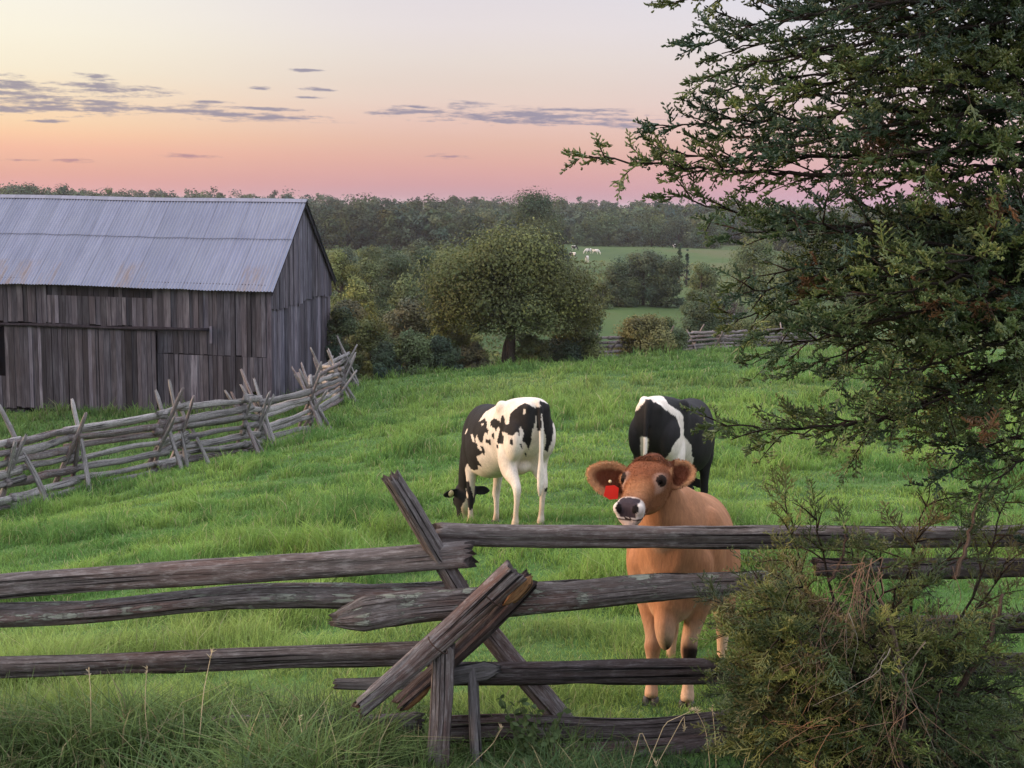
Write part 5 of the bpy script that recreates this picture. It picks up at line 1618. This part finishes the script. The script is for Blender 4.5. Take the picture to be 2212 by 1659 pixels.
    for i in range(150):
        x, y = r.gauss(0, 1.7), r.gauss(0, 1.0); h = r.uniform(2.0, 4.2) * math.exp(-(x / 3.2) ** 2)
        p = [(x * .6, y * .6, -.1), (x * .85, y * .85, h * .5), (x * 1.15 + r.uniform(-.3, .3), y, h)]
        V, F = tube(catmull(p, 6), np.linspace(.035, .008, 6), 4)
        t = r.uniform(.7, 1.3); mb.add(V, F, tint=(.11 * t, .085 * t, .08 * t))
        for q in range(3):
            f = r.uniform(.4, .9); bx = np.array(catmull(p, 6)[int(f * 5)])
            e = bx + np.array([r.uniform(-.5, .5), r.uniform(-.5, .5), r.uniform(.3, .8)])
            V, F = tube(np.array([bx, (bx + e) / 2 + .03, e]), np.array([.016, .012, .006]), 3); mb.add(V, F, tint=(.11 * t, .085 * t, .08 * t))
    mb.build('stems', M['twig'], root)
    V, F, T_ = leaf_cloud(dome_blobs(4.6, 3.4, .5, 16, 5), 900, .13, COLS['purple'], 5); link('dry_leaves', mesh_np('dry_leaves', V, F, False, T_), M['leaf'], root)
build_trees()

def build_forest():
    r = np.random.default_rng(17)
    Vs, Fs, Ts, o = [], [], [], 0
    n = 0
    cand = 5200
    ys = 290 * (4.2 ** r.random(cand)); us = r.uniform(-250, 2450, cand)
    order = np.argsort(-ys)
    base_cols = [COLS['far'], (0.050, 0.074, 0.044), (0.068, 0.092, 0.048), (0.055, 0.076, 0.052), COLS['dark'], (0.078, 0.090, 0.050)]
    for i in order:
        y, u = ys[i], us[i]
        front = np.interp(u, [0, 700, 960, 1080, 1230, 1620, 1700, 2300], [360, 330, 330, 350, 405, 405, 330, 320])
        if y < front: continue
        if r.random() > np.clip(340 / y, 0.22, 1) * 0.95: continue
        x = P(u, 700, y).x
        h = np.interp(y, [300, 420, 620, 1200], [8.2, 10.5, 13.4, 14.6]) * r.uniform(0.66, 1.22) * (0.86 + 0.3 * float(fbm(x / 55, y / 55, 12, 2)))
        h += np.interp(u, [0, 420, 700], [2.6, 2.2, 0]) * (y > 420)
        w = h * r.uniform(0.55, 0.95)
        z = gz(x, y)
        con = r.random() < 0.10
        nb = 7
        B = np.array(dome_blobs(w * 1.1, h, h * .02, nb, int(i), 'cone' if con else 'full'))
        B[:, 3:6] *= 1.25
        B[:, 2] += z; B[:, 0] += x; B[:, 1] += y
        nf = int(np.interp(y, [300, 600, 1200], [620, 300, 110]))
        V, F, T = leaf_cloud(B, nf, np.interp(y, [300, 1200], [.40, 1.05]), np.array(base_cols[r.integers(len(base_cols))]) * (.62 + .8 * float(fbm(x / 40, y / 60, 13, 2))), int(i) + 5, .3)
        Vs.append(V); Fs.append(F + o); Ts.append(T); o += len(V); n += 1
    ob = link('forest', mesh_np('forest', np.concatenate(Vs), np.concatenate(Fs), False, np.concatenate(Ts)), M['far_leaf'])
    tag(ob, 'continuous dark green woodland reaching to the horizon across the plain', 'forest', kind='stuff')
    # rough scrub on the ground between the field edge and the plain
    m = 90000
    y = 57 * (5.5 ** r.random(m)); u = r.uniform(560, 2300, m)
    x = np.array([(uu - 1106) / F_PX * yy for uu, yy in zip(u, y)])
    far = np.interp(x, [-9, -6, 0, 7.4, 12.5, 27, 40], [54, 56, 60, 72, 79, 87, 91]) + 1.0
    keep = (y > far) & ((fbm(x / 5, y / 7, 77, 3) > .47) | (y < far + 4)) & ~((u > 1235) & (u < 1620) & (y > 92) & ((y < 185) | (y > 250)))
    x, y = x[keep], y[keep]; m = len(x)
    z = ground(x, y)
    hh = (0.25 + 0.9 * np.clip(fbm(x / 3, y / 3, 78, 2) - .3, 0, .6)) * np.clip(y / 90, 1, 2.4) * np.where(y < np.interp(x, [-9, 0, 40], [60, 66, 98]), .6, 1)
    c = np.c_[x, y, z + hh * r.random(m)]
    nr = r.normal(size=(m, 3)) + np.array([0, -.3, .6]); nr /= np.linalg.norm(nr, axis=1)[:, None]
    a = np.cross(nr, r.normal(size=(m, 3))); a /= np.linalg.norm(a, axis=1)[:, None]; b = np.cross(nr, a)
    s = (0.05 + y * .0011)[:, None] * r.uniform(.6, 1.4, m)[:, None]
    V = np.stack([c - a * s, c - b * s * .5, c + a * s, c + b * s * .5], 1).reshape(-1, 3)
    k = fbm(x / 8, y / 8, 79, 2)[:, None]
    T = (np.array(COLS['mid'])[None] * (1 - k) + np.array(COLS['olive'])[None] * k) * r.uniform(.6, 1.3, m)[:, None]
    ob = link('scrub', mesh_np('scrub', V, np.arange(m * 4).reshape(m, 4), False, np.repeat(T, 4, 0)), M['leaf'])
    tag(ob, 'rough weedy ground cover beyond the field edge', 'scrub', kind='stuff')
build_forest()

# ------------------------------------------------------------------ cattle far off
def far_cattle():
    s = 1.0
    body = [cow_torso(s, 0)] + legs_parts(s, (0, 0), (0, 0))
    body.append(loft_path([(.50, 0, 1.10, .17, .22, .34, .95), (.74, 0, 1.03, .135, .20, .28, .95), (.95, 0, .84, .105, .15, .21, .95), (1.23, 0, .48, .085, .09, .12, 1)], 14, 12))
    fr = head_frame((1.24, 0, .50), (.16, 0, -1), (1, 0, .16)); body += head_parts(fr, .46)
    base = organic(body, .045, 3)
    V, N_ = verts_of(base)
    def coat(seed, share):
        me = base.copy()
        p = fbm(V[:, 0] / .5 + seed, V[:, 2] / .5 + np.sign(V[:, 1]) * 2, seed, 2)
        blk = p > np.quantile(p, 1 - share)
        if share > .3: blk |= V[:, 0] > .6
        set_tint(me, np.where(blk[:, None], BLACK, WHITE)); me.materials.append(M['coat'])
        return me
    L = [('far white and black cow with dark head, highest of the left group in the meadow', 1240, 540, 30, .45), ('far dark cow just below the highest of the left group', 1237, 556, 150, .65), ('far white cow at the left of the side by side pair', 1271, 547, 200, .12), ('far white cow at the right of the side by side pair', 1286, 548, -15, .12),
         ('far large white cow, lowest in the meadow', 1268, 566, 75, .10), ('far white cow above the dark tree clump near the wood edge', 1408, 525, 80, .08), ('far dark cow by the small conifers', 1456, 536, 60, .7), ('far white cow nearest the cedar tips on the meadow', 1489, 524, 95, .08)]
    for i, (lab, u, v, rz, share) in enumerate(L):
        g = G(u, v + 2)
        root = empty('cow', g, R(rz)); tag(root, lab, 'cow', 'cows grazing on the far meadow')
        sc_ = 1.12 if 'large' in lab else 1.0
        root.scale = (sc_, sc_, sc_)
        link('body', coat(40 + i, share), None, root)
    bpy.data.meshes.remove(base)
far_cattle()

# ------------------------------------------------------------------ cedar and juniper
def spindle_set(axis_len, n_side, side_len, sub, thick, seed, spread=0.9, flat=0.45):
    """one spray of scale-leaved shoots along +X; returns verts, tris"""
    r = np.random.default_rng(seed)
    segs = []
    def curve(p, d, L, r0):
        segs.append((p, d, L, r0))
    ax = np.array([1.0, 0, 0])
    curve(np.zeros(3), ax, axis_len, thick)
    for i in range(n_side):
        t = (i + 0.6) / n_side
        p = ax * axis_len * t * 0.95 + np.array([0, 0, -0.10 * axis_len * t * t])
        sg = 1 if i % 2 else -1
        d = np.array([0.75, sg * spread * r.uniform(.6, 1.2), r.normal(0.12, flat)]); d /= np.linalg.norm(d)
        L = side_len * (1.05 - 0.6 * t) * r.uniform(.7, 1.25)
        curve(p, d, L, thick * .95)
        for j in range(sub):
            q = p + d * L * r.uniform(.25, .8)
            e = d + np.array([r.normal(.3, .3), r.normal(0, .75), r.normal(.15, .6)]); e /= np.linalg.norm(e)
            curve(q, e, L * r.uniform(.35, .65), thick * .85)
    V, F = [], []
    for (p, d, L, r0) in segs:
        ref = np.array([0, 0, 1.0]) if abs(d[2]) < .8 else np.array([0, 1.0, 0])
        s = np.cross(d, ref); s /= np.linalg.norm(s); u = np.cross(s, d)
        o = len(V)
        V.append(p)
        for k in range(3):
            a = 2.1 * k + r.uniform(0, 1)
            V.append(p + d * L * .35 + (s * math.cos(a) + u * math.sin(a)) * r0)
        V.append(p + d * L)
        for k in range(3):
            k2 = (k + 1) % 3
            F.append((o, o + 1 + k2, o + 1 + k)); F.append((o + 1 + k, o + 1 + k2, o + 4))
    return np.array(V), np.array(F)

class Foliage:
    def __init__(s, protos):
        s.protos = protos; s.items = [[] for _ in protos]
    def put(s, r, p, d, up, scale, col):
        s.items[r.integers(len(s.protos))].append((p, d, up, scale, col))
    def build(s, name, mat, parent, origin):
        Vs, Fs, Ts, o = [], [], [], 0
        for (PV, PF), it in zip(s.protos, s.items):
            if not it: continue
            p = np.array([i[0] for i in it]) - origin; d = np.array([i[1] for i in it]); up = np.array([i[2] for i in it]); sc_ = np.array([i[3] for i in it]); c = np.array([i[4] for i in it])
            d = d / np.linalg.norm(d, axis=1)[:, None]
            y = np.cross(up, d); y /= np.linalg.norm(y, axis=1)[:, None] + 1e-9
            z = np.cross(d, y)
            V = p[:, None] + sc_[:, None, None] * (PV[None, :, 0:1] * d[:, None] + PV[None, :, 1:2] * y[:, None] + PV[None, :, 2:3] * z[:, None])
            n, k = V.shape[:2]
            F = PF[None] + (np.arange(n) * k)[:, None, None] + o
            Vs.append(V.reshape(-1, 3)); Fs.append(F.reshape(-1, 3)); Ts.append(np.repeat(c, k, 0)); o += n * k
        return link(name, mesh_np(name, np.concatenate(Vs), np.concatenate(Fs), False, np.concatenate(Ts)), mat, parent)

CED = [np.array(c) for c in ((0.056, 0.086, 0.040), (0.080, 0.110, 0.040), (0.044, 0.070, 0.042), (0.112, 0.136, 0.044), (0.064, 0.090, 0.037))]

def grow(r, fol, wood, p0, p1, lift, rad, cols, dens=1.0, start=0.2, sec_len=0.34, spray=1.0, hang=0.0, tone=1.0, droop=0.10):
    """a bough from p0 to p1 with side twigs and sprays"""
    p0 = np.array(p0, float); p1 = np.array(p1, float)
    L = np.linalg.norm(p1 - p0)
    side0 = np.cross(p1 - p0, [0, 0, 1.0]); side0 /= np.linalg.norm(side0) + 1e-9
    ctrl = [p0, p0 * .65 + p1 * .35 + np.array([0, 0, lift * L]) + side0 * r.normal(0, .04 * L), p0 * .3 + p1 * .7 + np.array([0, 0, lift * L * .7]) + side0 * r.normal(0, .04 * L), p1]
    n = max(10, int(L / .05))
    path = catmull(ctrl, n)
    path += r.normal(0, .006, path.shape)
    V, F = tube(path, np.linspace(rad, rad * .18, n), 6)
    wood.add(V, F, [(q[0], .1 * (i % 6)) for i, q in enumerate(V)], (.75, .70, .68))
    tang = np.gradient(path, axis=0); tang /= np.linalg.norm(tang, axis=1)[:, None]
    base_c = cols[r.integers(len(cols))] * r.uniform(.8, 1.25)
    k = int(L / .060 * dens)
    for j in range(k):
        t = start + (1 - start) * (j + r.random()) / k
        i = min(n - 1, int(t * (n - 1)))
        p = path[i]; tg = tang[i]
        side = np.cross(tg, [0, 0, 1.0]); side /= np.linalg.norm(side) + 1e-9
        sg = 1 if j % 2 else -1
        d = tg * r.uniform(.55, 1.0) + side * sg * r.uniform(.3, 1.0) + np.array([0, 0, r.normal(.12 - hang, .46)])
        d /= np.linalg.norm(d)
        l2 = min(sec_len, .5 * L) * (1.15 - .85 * t) * r.uniform(.55, 1.25) + .05
        m = max(3, int(l2 / .034))
        q = p + d * l2 * np.linspace(0, 1, m)[:, None] + np.array([0, 0, -droop * l2]) * (np.linspace(0, 1, m) ** 2)[:, None]
        if l2 > .10:
            V, F = tube(q, np.linspace(.0045, .0016, m), 3)
            wood.add(V, F, tint=(.6, .5, .45))
        c2 = base_c * r.uniform(.75, 1.3) * tone
        for i2 in range(m):
            if i2 == 0 and m > 4: continue
            e = d + r.normal(0, .40, 3) + (side * (1 if i2 % 2 else -1)) * .45 + np.array([0, 0, .12 - hang])
            fol.put(r, q[i2], e, np.array([0, 0, 1.0]) + r.normal(0, .25, 3), spray * r.uniform(.7, 1.2), c2 * r.uniform(.75, 1.3))
    for _ in range(2):
        fol.put(r, path[-1], tang[-1] + r.normal(0, .2, 3), np.array([0, 0, 1.0]), spray * 1.15, base_c * 1.1)

def build_cedar():
    r = np.random.default_rng(23)
    D = 5.05
    bx = P(2320, 700, D).x
    base = Vector((bx, D, gz(bx, D)))
    root = empty('cedar_tree', base)
    tag(root, 'dense dark green cedar tree with long drooping boughs beside the fence', 'tree')
    o = np.array(base)
    # trunk
    mb = MB()
    hs = [-.2, .4, 1.0, 1.6, 2.3, 3.0, 3.7, 4.4]
    pts = [(0.02 * math.sin(h * 3), .03 * math.cos(h * 2), h) for h in hs]
    V, F = tube(catmull(pts, 40), np.interp(np.linspace(0, 1, 40), [0, .1, 1], [.115, .085, .02]), 12)
    mb.add(V, F, [(p[2], .045 * (i % 12)) for i, p in enumerate(V)], (1.0, .75, .62))
    mb.build('trunk', M['bark'], root, True)
    protos = [spindle_set(.085, 9, .040, 3, .0046, 50 + i) for i in range(5)]
    fol = Foliage(protos); wood = MB()
    def start(v):
        p = np.array(P(2196, v, D)); p[0] = bx; p[1] = D; return p
    T = [(-90, 1413, 2, 5.2, .02), (-30, 1455, 99, 4.9, .04), (-10, 1487, 74, 5.35, .05), (80, 1475, 164, 4.75, .05), (120, 1500, 196, 5.2, .05), (190, 1505, 240, 5.5, .04), (220, 1371, 270, 4.95, .0), (335, 1228, 343, 4.85, -.035), (300, 1356, 338, 5.2, -.02),
         (400, 1396, 424, 5.05, -.10), (450, 1590, 505, 4.65, .0), (510, 1600, 606, 5.3, .03), (545, 1555, 634, 4.85, .04), (600, 1575, 696, 5.1, .05), (660, 1645, 770, 5.4, .06), (630, 1705, 748, 4.6, .05), (690, 1488, 918, 4.75, -.10), (740, 1660, 948, 5.1, -.05), (800, 1898, 930, 4.6, .05), (900, 2052, 1019, 4.8, .03),
         (140, 1640, 130, 5.6, .06), (250, 1690, 320, 4.5, .04), (500, 1700, 470, 4.5, -.05), (540, 1730, 570, 5.6, .04), (610, 1780, 650, 4.45, .05), (680, 1830, 800, 5.5, .05), (730, 1890, 850, 4.45, .05), (40, 1690, 40, 4.45, .05), (-120, 1600, -60, 5.0, .0), (-160, 1780, -90, 4.7, .05), (850, 1980, 960, 5.4, .05), (930, 2110, 1060, 4.6, .02),
         (60, 1560, 110, 5.0, .05), (170, 1590, 215, 4.85, .05), (280, 1560, 300, 5.1, .0), (20, 1760, 90, 5.5, .06), (210, 1800, 230, 4.6, .05), (90, 1850, 150, 5.7, .05), (350, 1700, 330, 5.5, -.02), (320, 1900, 330, 4.5, .02), (480, 1700, 500, 5.3, -.03), (580, 1690, 660, 5.0, .05), (20, 1800, 30, 4.9, .05), (120, 1900, 180, 5.2, .05), (240, 1850, 300, 5.3, .04), (60, 1950, 90, 4.6, .05), (480, 1820, 490, 5.0, .02), (560, 1780, 600, 5.0, .03), (640, 1850, 690, 5.1, .05), (700, 1930, 760, 4.7, .05), (780, 2030, 840, 5.2, .05), (430, 2020, 450, 4.7, .0), (540, 2050, 560, 5.4, .03), (620, 2080, 650, 4.6, .05), (850, 2110, 900, 5.0, .05), (930, 2130, 1000, 5.0, .03), (300, 2060, 290, 5.0, .03), (180, 2060, 170, 4.5, .03), (560, 1900, 600, 4.4, .06), (650, 1950, 720, 5.6, .05), (700, 1750, 790, 4.8, .05), (770, 1980, 860, 4.9, .05), (640, 1660, 720, 4.75, .06), (450, 1950, 500, 5.7, .03)]
    for (vs, u, v, d, lift) in T:
        p1 = np.array(P(u + 52 if u < 1560 else u, v, d))
        long_ = np.linalg.norm(p1 - start(vs))
        grow(r, fol, wood, start(vs) - o, p1 - o, lift, .005 + .0055 * long_, CED, .84 if u > 1300 else .75, .06 if u > 1420 else .22, (.33 if u > 1600 else .26) if u > 1420 else .22)
    # boughs on the other sides of the trunk
    for i in range(26):
        a = r.uniform(-1.9, 1.9); h = r.uniform(.7, 4.2); L = r.uniform(.55, 1.0) * (1.15 - h / 6)
        dirv = np.array([math.cos(a), math.sin(a) * (1 if r.random() < .5 else -1), r.uniform(-.05, .25)])
        p0 = np.array([0, 0, h]); grow(r, fol, wood, p0, p0 + dirv * L, .05, .014, CED, .9, .2, .30)
    fol.build('foliage', M['cedar'], root, np.zeros(3))
    wood.build('boughs', M['bark'], root, True)
    # browned sprays inside the crown
    fd = Foliage(protos)
    for (u, v, d) in ((1905, 265, 4.9), (1900, 285, 5.0), (1890, 300, 4.85), (2160, 470, 4.7), (2150, 640, 4.7), (2020, 640, 4.6), (2120, 930, 4.6), (1760, 600, 4.9)):
        for _ in range(11):
            fd.put(r, np.array(P(u, v, d)) - o + r.normal(0, .035, 3), r.normal(0, 1, 3) + np.array([-.3, 0, -.3]), np.array([0, 0, 1.0]), r.uniform(.6, 1.0), np.array([.16, .085, .045]) * r.uniform(.6, 1.3))
    fd.build('dead_sprays', M['cedar'], root, np.zeros(3))

def build_juniper():
    r = np.random.default_rng(29)
    bx = P(1900, 700, 4.85).x
    base = Vector((bx, 4.85, gz(bx, 4.85)))
    root = empty('juniper_bush', base)
    tag(root, 'loose olive juniper bush with dead brown twigs sprawling over the rails', 'bush')
    o = np.array(base)
    protos = [spindle_set(.10, 10, .050, 3, .0023, 70 + i, .8, .6) for i in range(5)]
    cols = [np.array(c) for c in ((0.110, 0.130, 0.036), (0.080, 0.110, 0.036), (0.058, 0.082, 0.034), (0.15, 0.155, 0.045), (0.12, 0.10, 0.042))]
    fol = Foliage(protos); wood = MB()
    tips = [(1532, 1440, 4.7), (1545, 1335, 4.9), (1500, 1290, 5.0), (1580, 1270, 4.7), (1640, 1240, 5.0), (1700, 1190, 4.8), (1690, 1060, 4.9), (1765, 1100, 4.7), (1830, 1140, 5.0), (1900, 1190, 4.6), (2000, 1140, 4.9), (2012, 1050, 5.0), (2100, 1150, 4.7), (2175, 1060, 4.8),
            (1520, 1500, 4.6), (1545, 1600, 4.5), (1610, 1640, 4.4), (1580, 1400, 4.5), (1620, 1330, 4.5), (1690, 1300, 4.4), (1560, 1530, 4.8), (1640, 1480, 4.35), (1700, 1560, 4.3), (1760, 1450, 4.3), (1800, 1300, 4.5), (1860, 1380, 4.3), (1760, 1620, 4.25), (1950, 1300, 4.6), (2180, 1200, 4.9), (2200, 1500, 4.4), (2100, 1580, 4.3), (1980, 1620, 4.3), (2050, 1500, 4.4), (2140, 1400, 4.5), (1640, 1400, 4.9), (1660, 1560, 4.6), (1730, 1380, 4.8), (1600, 1560, 4.35), (2190, 1620, 4.2), (1880, 1600, 4.2), (1720, 1250, 4.6), (1610, 1300, 5.0), (1570, 1470, 5.0), (1650, 1620, 4.6)]
    for i in range(40):
        tips.append((r.uniform(1560, 2260), r.uniform(1300, 1680), r.uniform(4.25, 5.2)))
    for i in range(16):
        tips.append((r.uniform(1560, 1760), r.uniform(1290, 1600), r.uniform(4.3, 5.0)))
    for (u, v, d) in tips:
        p1 = np.array(P(u + 48 if u < 1620 else u, v, d)) - o
        p0 = np.array([r.normal(0, .10), r.normal(0, .10), r.uniform(.0, .45)])
        thin = v < 1120
        grow(r, fol, wood, p0, p1, .10 if v > 1250 else .02, .010, cols, .62 if not thin else .4, .38 if not thin else .6, .26, 1.0, .15, 1.0, .25)
    fol.build('foliage', M['cedar'], root, np.zeros(3))
    wood.build('branches', M['bark'], root, True)
    # dead, drooping twigs
    mb = MB()
    def strand(a, b, n, spread, rad, col, sag=.06):
        for _ in range(n):
            p0 = np.array(P(*a)) + r.normal(0, spread[0], 3); p1 = np.array(P(*b)) + r.normal(0, spread[1], 3)
            m = (p0 + p1) / 2 + np.array([r.normal(0, .04), r.normal(0, .03), sag * r.uniform(.3, 1.4)])
            V, F = tube(catmull([p0, m, p1], 9) - o + r.normal(0, .0025, (9, 3)), np.linspace(rad, rad * .35, 9), 4)
            t = r.uniform(.55, 1.35); mb.add(V, F, tint=tuple(np.array(col) * t))
    brown = (.17, .105, .075); grey = (.22, .185, .16)
    strand((1862, 1232, 4.35), (1840, 1330, 4.30), 26, (.03, .07), .0014, brown, -.02)
    strand((1845, 1290, 4.32), (1742, 1420, 4.28), 16, (.05, .08), .0013, brown, .03)
    strand((1770, 1400, 4.28), (1725, 1470, 4.26), 14, (.04, .07), .0012, (.22, .15, .11), .01)
    strand((1870, 1310, 4.3), (1800, 1500, 4.28), 3, (.06, .09), .0015, grey, .02)
    strand((1945, 1380, 4.25), (1950, 1560, 4.2), 4, (.05, .07), .0016, grey, .0)
    strand((1940, 1500, 4.22), (1900, 1680, 4.15), 12, (.06, .12), .0012, brown, .02)
    strand((1960, 1520, 4.22), (2010, 1640, 4.15), 9, (.06, .12), .0012, brown, .02)
    strand((1780, 1580, 4.2), (1720, 1680, 4.2), 8, (.08, .1), .0013, (.19, .10, .06), .01)
    strand((1800, 1540, 4.25), (1760, 1600, 4.22), 12, (.08, .09), .0013, (.24, .12, .065), .0)
    strand((2060, 1300, 4.5), (2000, 1400, 4.5), 12, (.08, .08), .0014, (.12, .08, .06), .0)
    mb.build('dead_twigs', M['twig'], root)
    mb = MB()
    def stem(pts, r0, r1, col=(1.9, 1.7, 1.6)):
        C = catmull([np.array(P(*q)) for q in pts], 18) - o + r.normal(0, .003, (18, 3))
        V, F = tube(C, np.linspace(r0, r1, 18), 7); mb.add(V, F, [(p[2], .02 * (i % 7)) for i, p in enumerate(V)], col)
    stem([(1940, 1720, 4.5), (1948, 1540, 4.4), (1938, 1400, 4.35), (1900, 1290, 4.4)], .016, .006)
    stem([(2040, 1560, 4.6), (2085, 1470, 4.55), (2130, 1400, 4.5), (2150, 1340, 4.5), (2165, 1285, 4.5)], .014, .006, (2.2, 1.9, 1.75))
    stem([(2060, 1250, 4.6), (2085, 1190, 4.6), (2100, 1120, 4.65), (2120, 1060, 4.7)], .010, .004, (2.4, 2.1, 1.9))
    stem([(1790, 1260, 4.6), (1820, 1200, 4.6), (1830, 1140, 4.6)], .007, .003, (1.5, 1.3, 1.2))
    stem([(1900, 1720, 4.7), (1780, 1520, 4.6), (1660, 1440, 4.6)], .016, .005, (1.2, 1.0, .9))
    mb.build('dead_stems', M['bark'], root, True)
build_cedar()
build_juniper()

# ------------------------------------------------------------------ weeds by the fence
def build_weeds():
    r = np.random.default_rng(31)
    b = at(1172, 5.12)
    root = empty('leafy_weed', b); tag(root, 'small leafy weed growing against the lowest rail near the crossed stakes', 'plant')
    o = np.array(b); mb = MB(); st = MB()
    for i in range(15):
        a = r.uniform(0, 6.28); L = r.uniform(.18, .34)
        tip = np.array([math.cos(a) * L * .45, math.sin(a) * L * .35, L])
        pts = catmull([(0, 0, -.02), tip * .5 + r.normal(0, .01, 3), tip], 8)
        V, F = tube(pts, np.linspace(.003, .0015, 8), 4); st.add(V, F, tint=(.10, .13, .05))
        for j in range(2, 8):
            for q in range(2):
                d = r.normal(0, 1, 3) + np.array([0, -.4, .25]); d /= np.linalg.norm(d)
                n = np.cross(d, r.normal(0, 1, 3)); n /= np.linalg.norm(n)
                l, w = r.uniform(.022, .040), r.uniform(.010, .017)
                p = pts[j]
                t = r.uniform(.7, 1.4)
                mb.add([p, p + d * l * .35 + n * w, p + d * l * .75 + n * w * .75, p + d * l, p + d * l * .75 - n * w * .75, p + d * l * .35 - n * w], [(0, 1, 2, 3), (0, 3, 4, 5)], tint=(.085 * t, .125 * t, .05 * t))
    mb.build('leaves', M['grass'], root); st.build('stems', M['twig'], root, True)
    # dry bent stalks standing in front of the rails
    specs = [((1316 + 305 * .3386, 1131 + 1380 * .3386 - 34, 5.10), (1316 + 480 * .3386, 1097 + 1312 * .3386, 5.1), (1316 + 478 * .3386, 1097 + 1430 * .3386, 5.08)), ((1395, 1640, 5.05), (1440, 1560, 5.05), (1502, 1532, 5.05)), ((1536, 1640, 5.0), (1520, 1580, 5.02), (1503, 1534, 5.04)), ((1548, 1650, 5.0), (1545, 1600, 5.0), (1538, 1525, 5.02)), ((425, 1600, 4.9), (440, 1500, 4.95), (458, 1405, 5.0)), ((330, 1600, 4.9), (322, 1540, 4.9), (318, 1440, 4.95)), ((195, 1600, 4.9), (196, 1500, 4.9), (192, 1450, 4.95)), ((1600, 1650, 4.9), (1622, 1600, 4.9), (1634, 1560, 4.9)), ((1000, 1650, 5.0), (1060, 1610, 5.0), (1085, 1570, 5.0)), ((1360, 1600, 5.0), (1385, 1580, 5.0), (1420, 1660, 4.95)), ((640, 1650, 4.8), (655, 1590, 4.8), (645, 1545, 4.85))]
    for i, pts in enumerate(specs):
        g = np.array(P(*pts[0])); g[2] = min(g[2], gz(g[0], g[1]) + .02)
        ctl = np.array([g] + [np.array(P(*q)) for q in pts[1:]])
        C = np.stack([np.interp(np.linspace(0, 1, 12), np.linspace(0, 1, len(ctl)), ctl[:, ax_]) for ax_ in range(3)], 1)
        C += np.sin(np.linspace(0, math.pi, 12))[:, None] * r.normal(0, .006, 3)
        m_ = MB(); V, F = tube(C - g, np.linspace(.0021, .0012, 12), 4); t = r.uniform(.8, 1.2)
        m_.add(V, F, tint=(.42 * t, .34 * t, .22 * t))
        for q in range(10):
            p = C[-1] - g + (C[-2] - C[-1]) * r.uniform(0, 1.2); e = p + r.normal(0, .008, 3) + np.array([0, 0, .012])
            V, F = tube(np.array([p, (p + e) / 2, e]), np.array([.0015, .0018, .0005]), 3); m_.add(V, F, tint=(.45 * t, .37 * t, .25 * t))
        ob = m_.build('dry_stalk', M['twig']); ob.location = g
        tag(ob, 'thin dry straw coloured grass stalk standing by the near rail fence', 'stalk', 'dry stalks by the fence')
build_weeds()

# ------------------------------------------------------------------ evening haze over the plain
def build_haze():
    m = bpy.data.materials.new('haze'); m.use_nodes = True
    N = NT(m.node_tree); N.n.clear(); out = N.node('ShaderNodeOutputMaterial')
    v = N.node('ShaderNodeVolumePrincipled', {'Color': (0.78, 0.74, 0.80), 'Density': 0.00017, 'Anisotropy': 0.2})
    N.l.new(v.outputs[0], out.inputs['Volume'])
    mb = MB(); mb.box(-3200, 3200, -60, 3200, -15.5, 5.5)
    o = mb.build('haze', m); tag(o, 'thin pale evening haze lying over the whole plain', 'haze', kind='stuff')
build_haze()
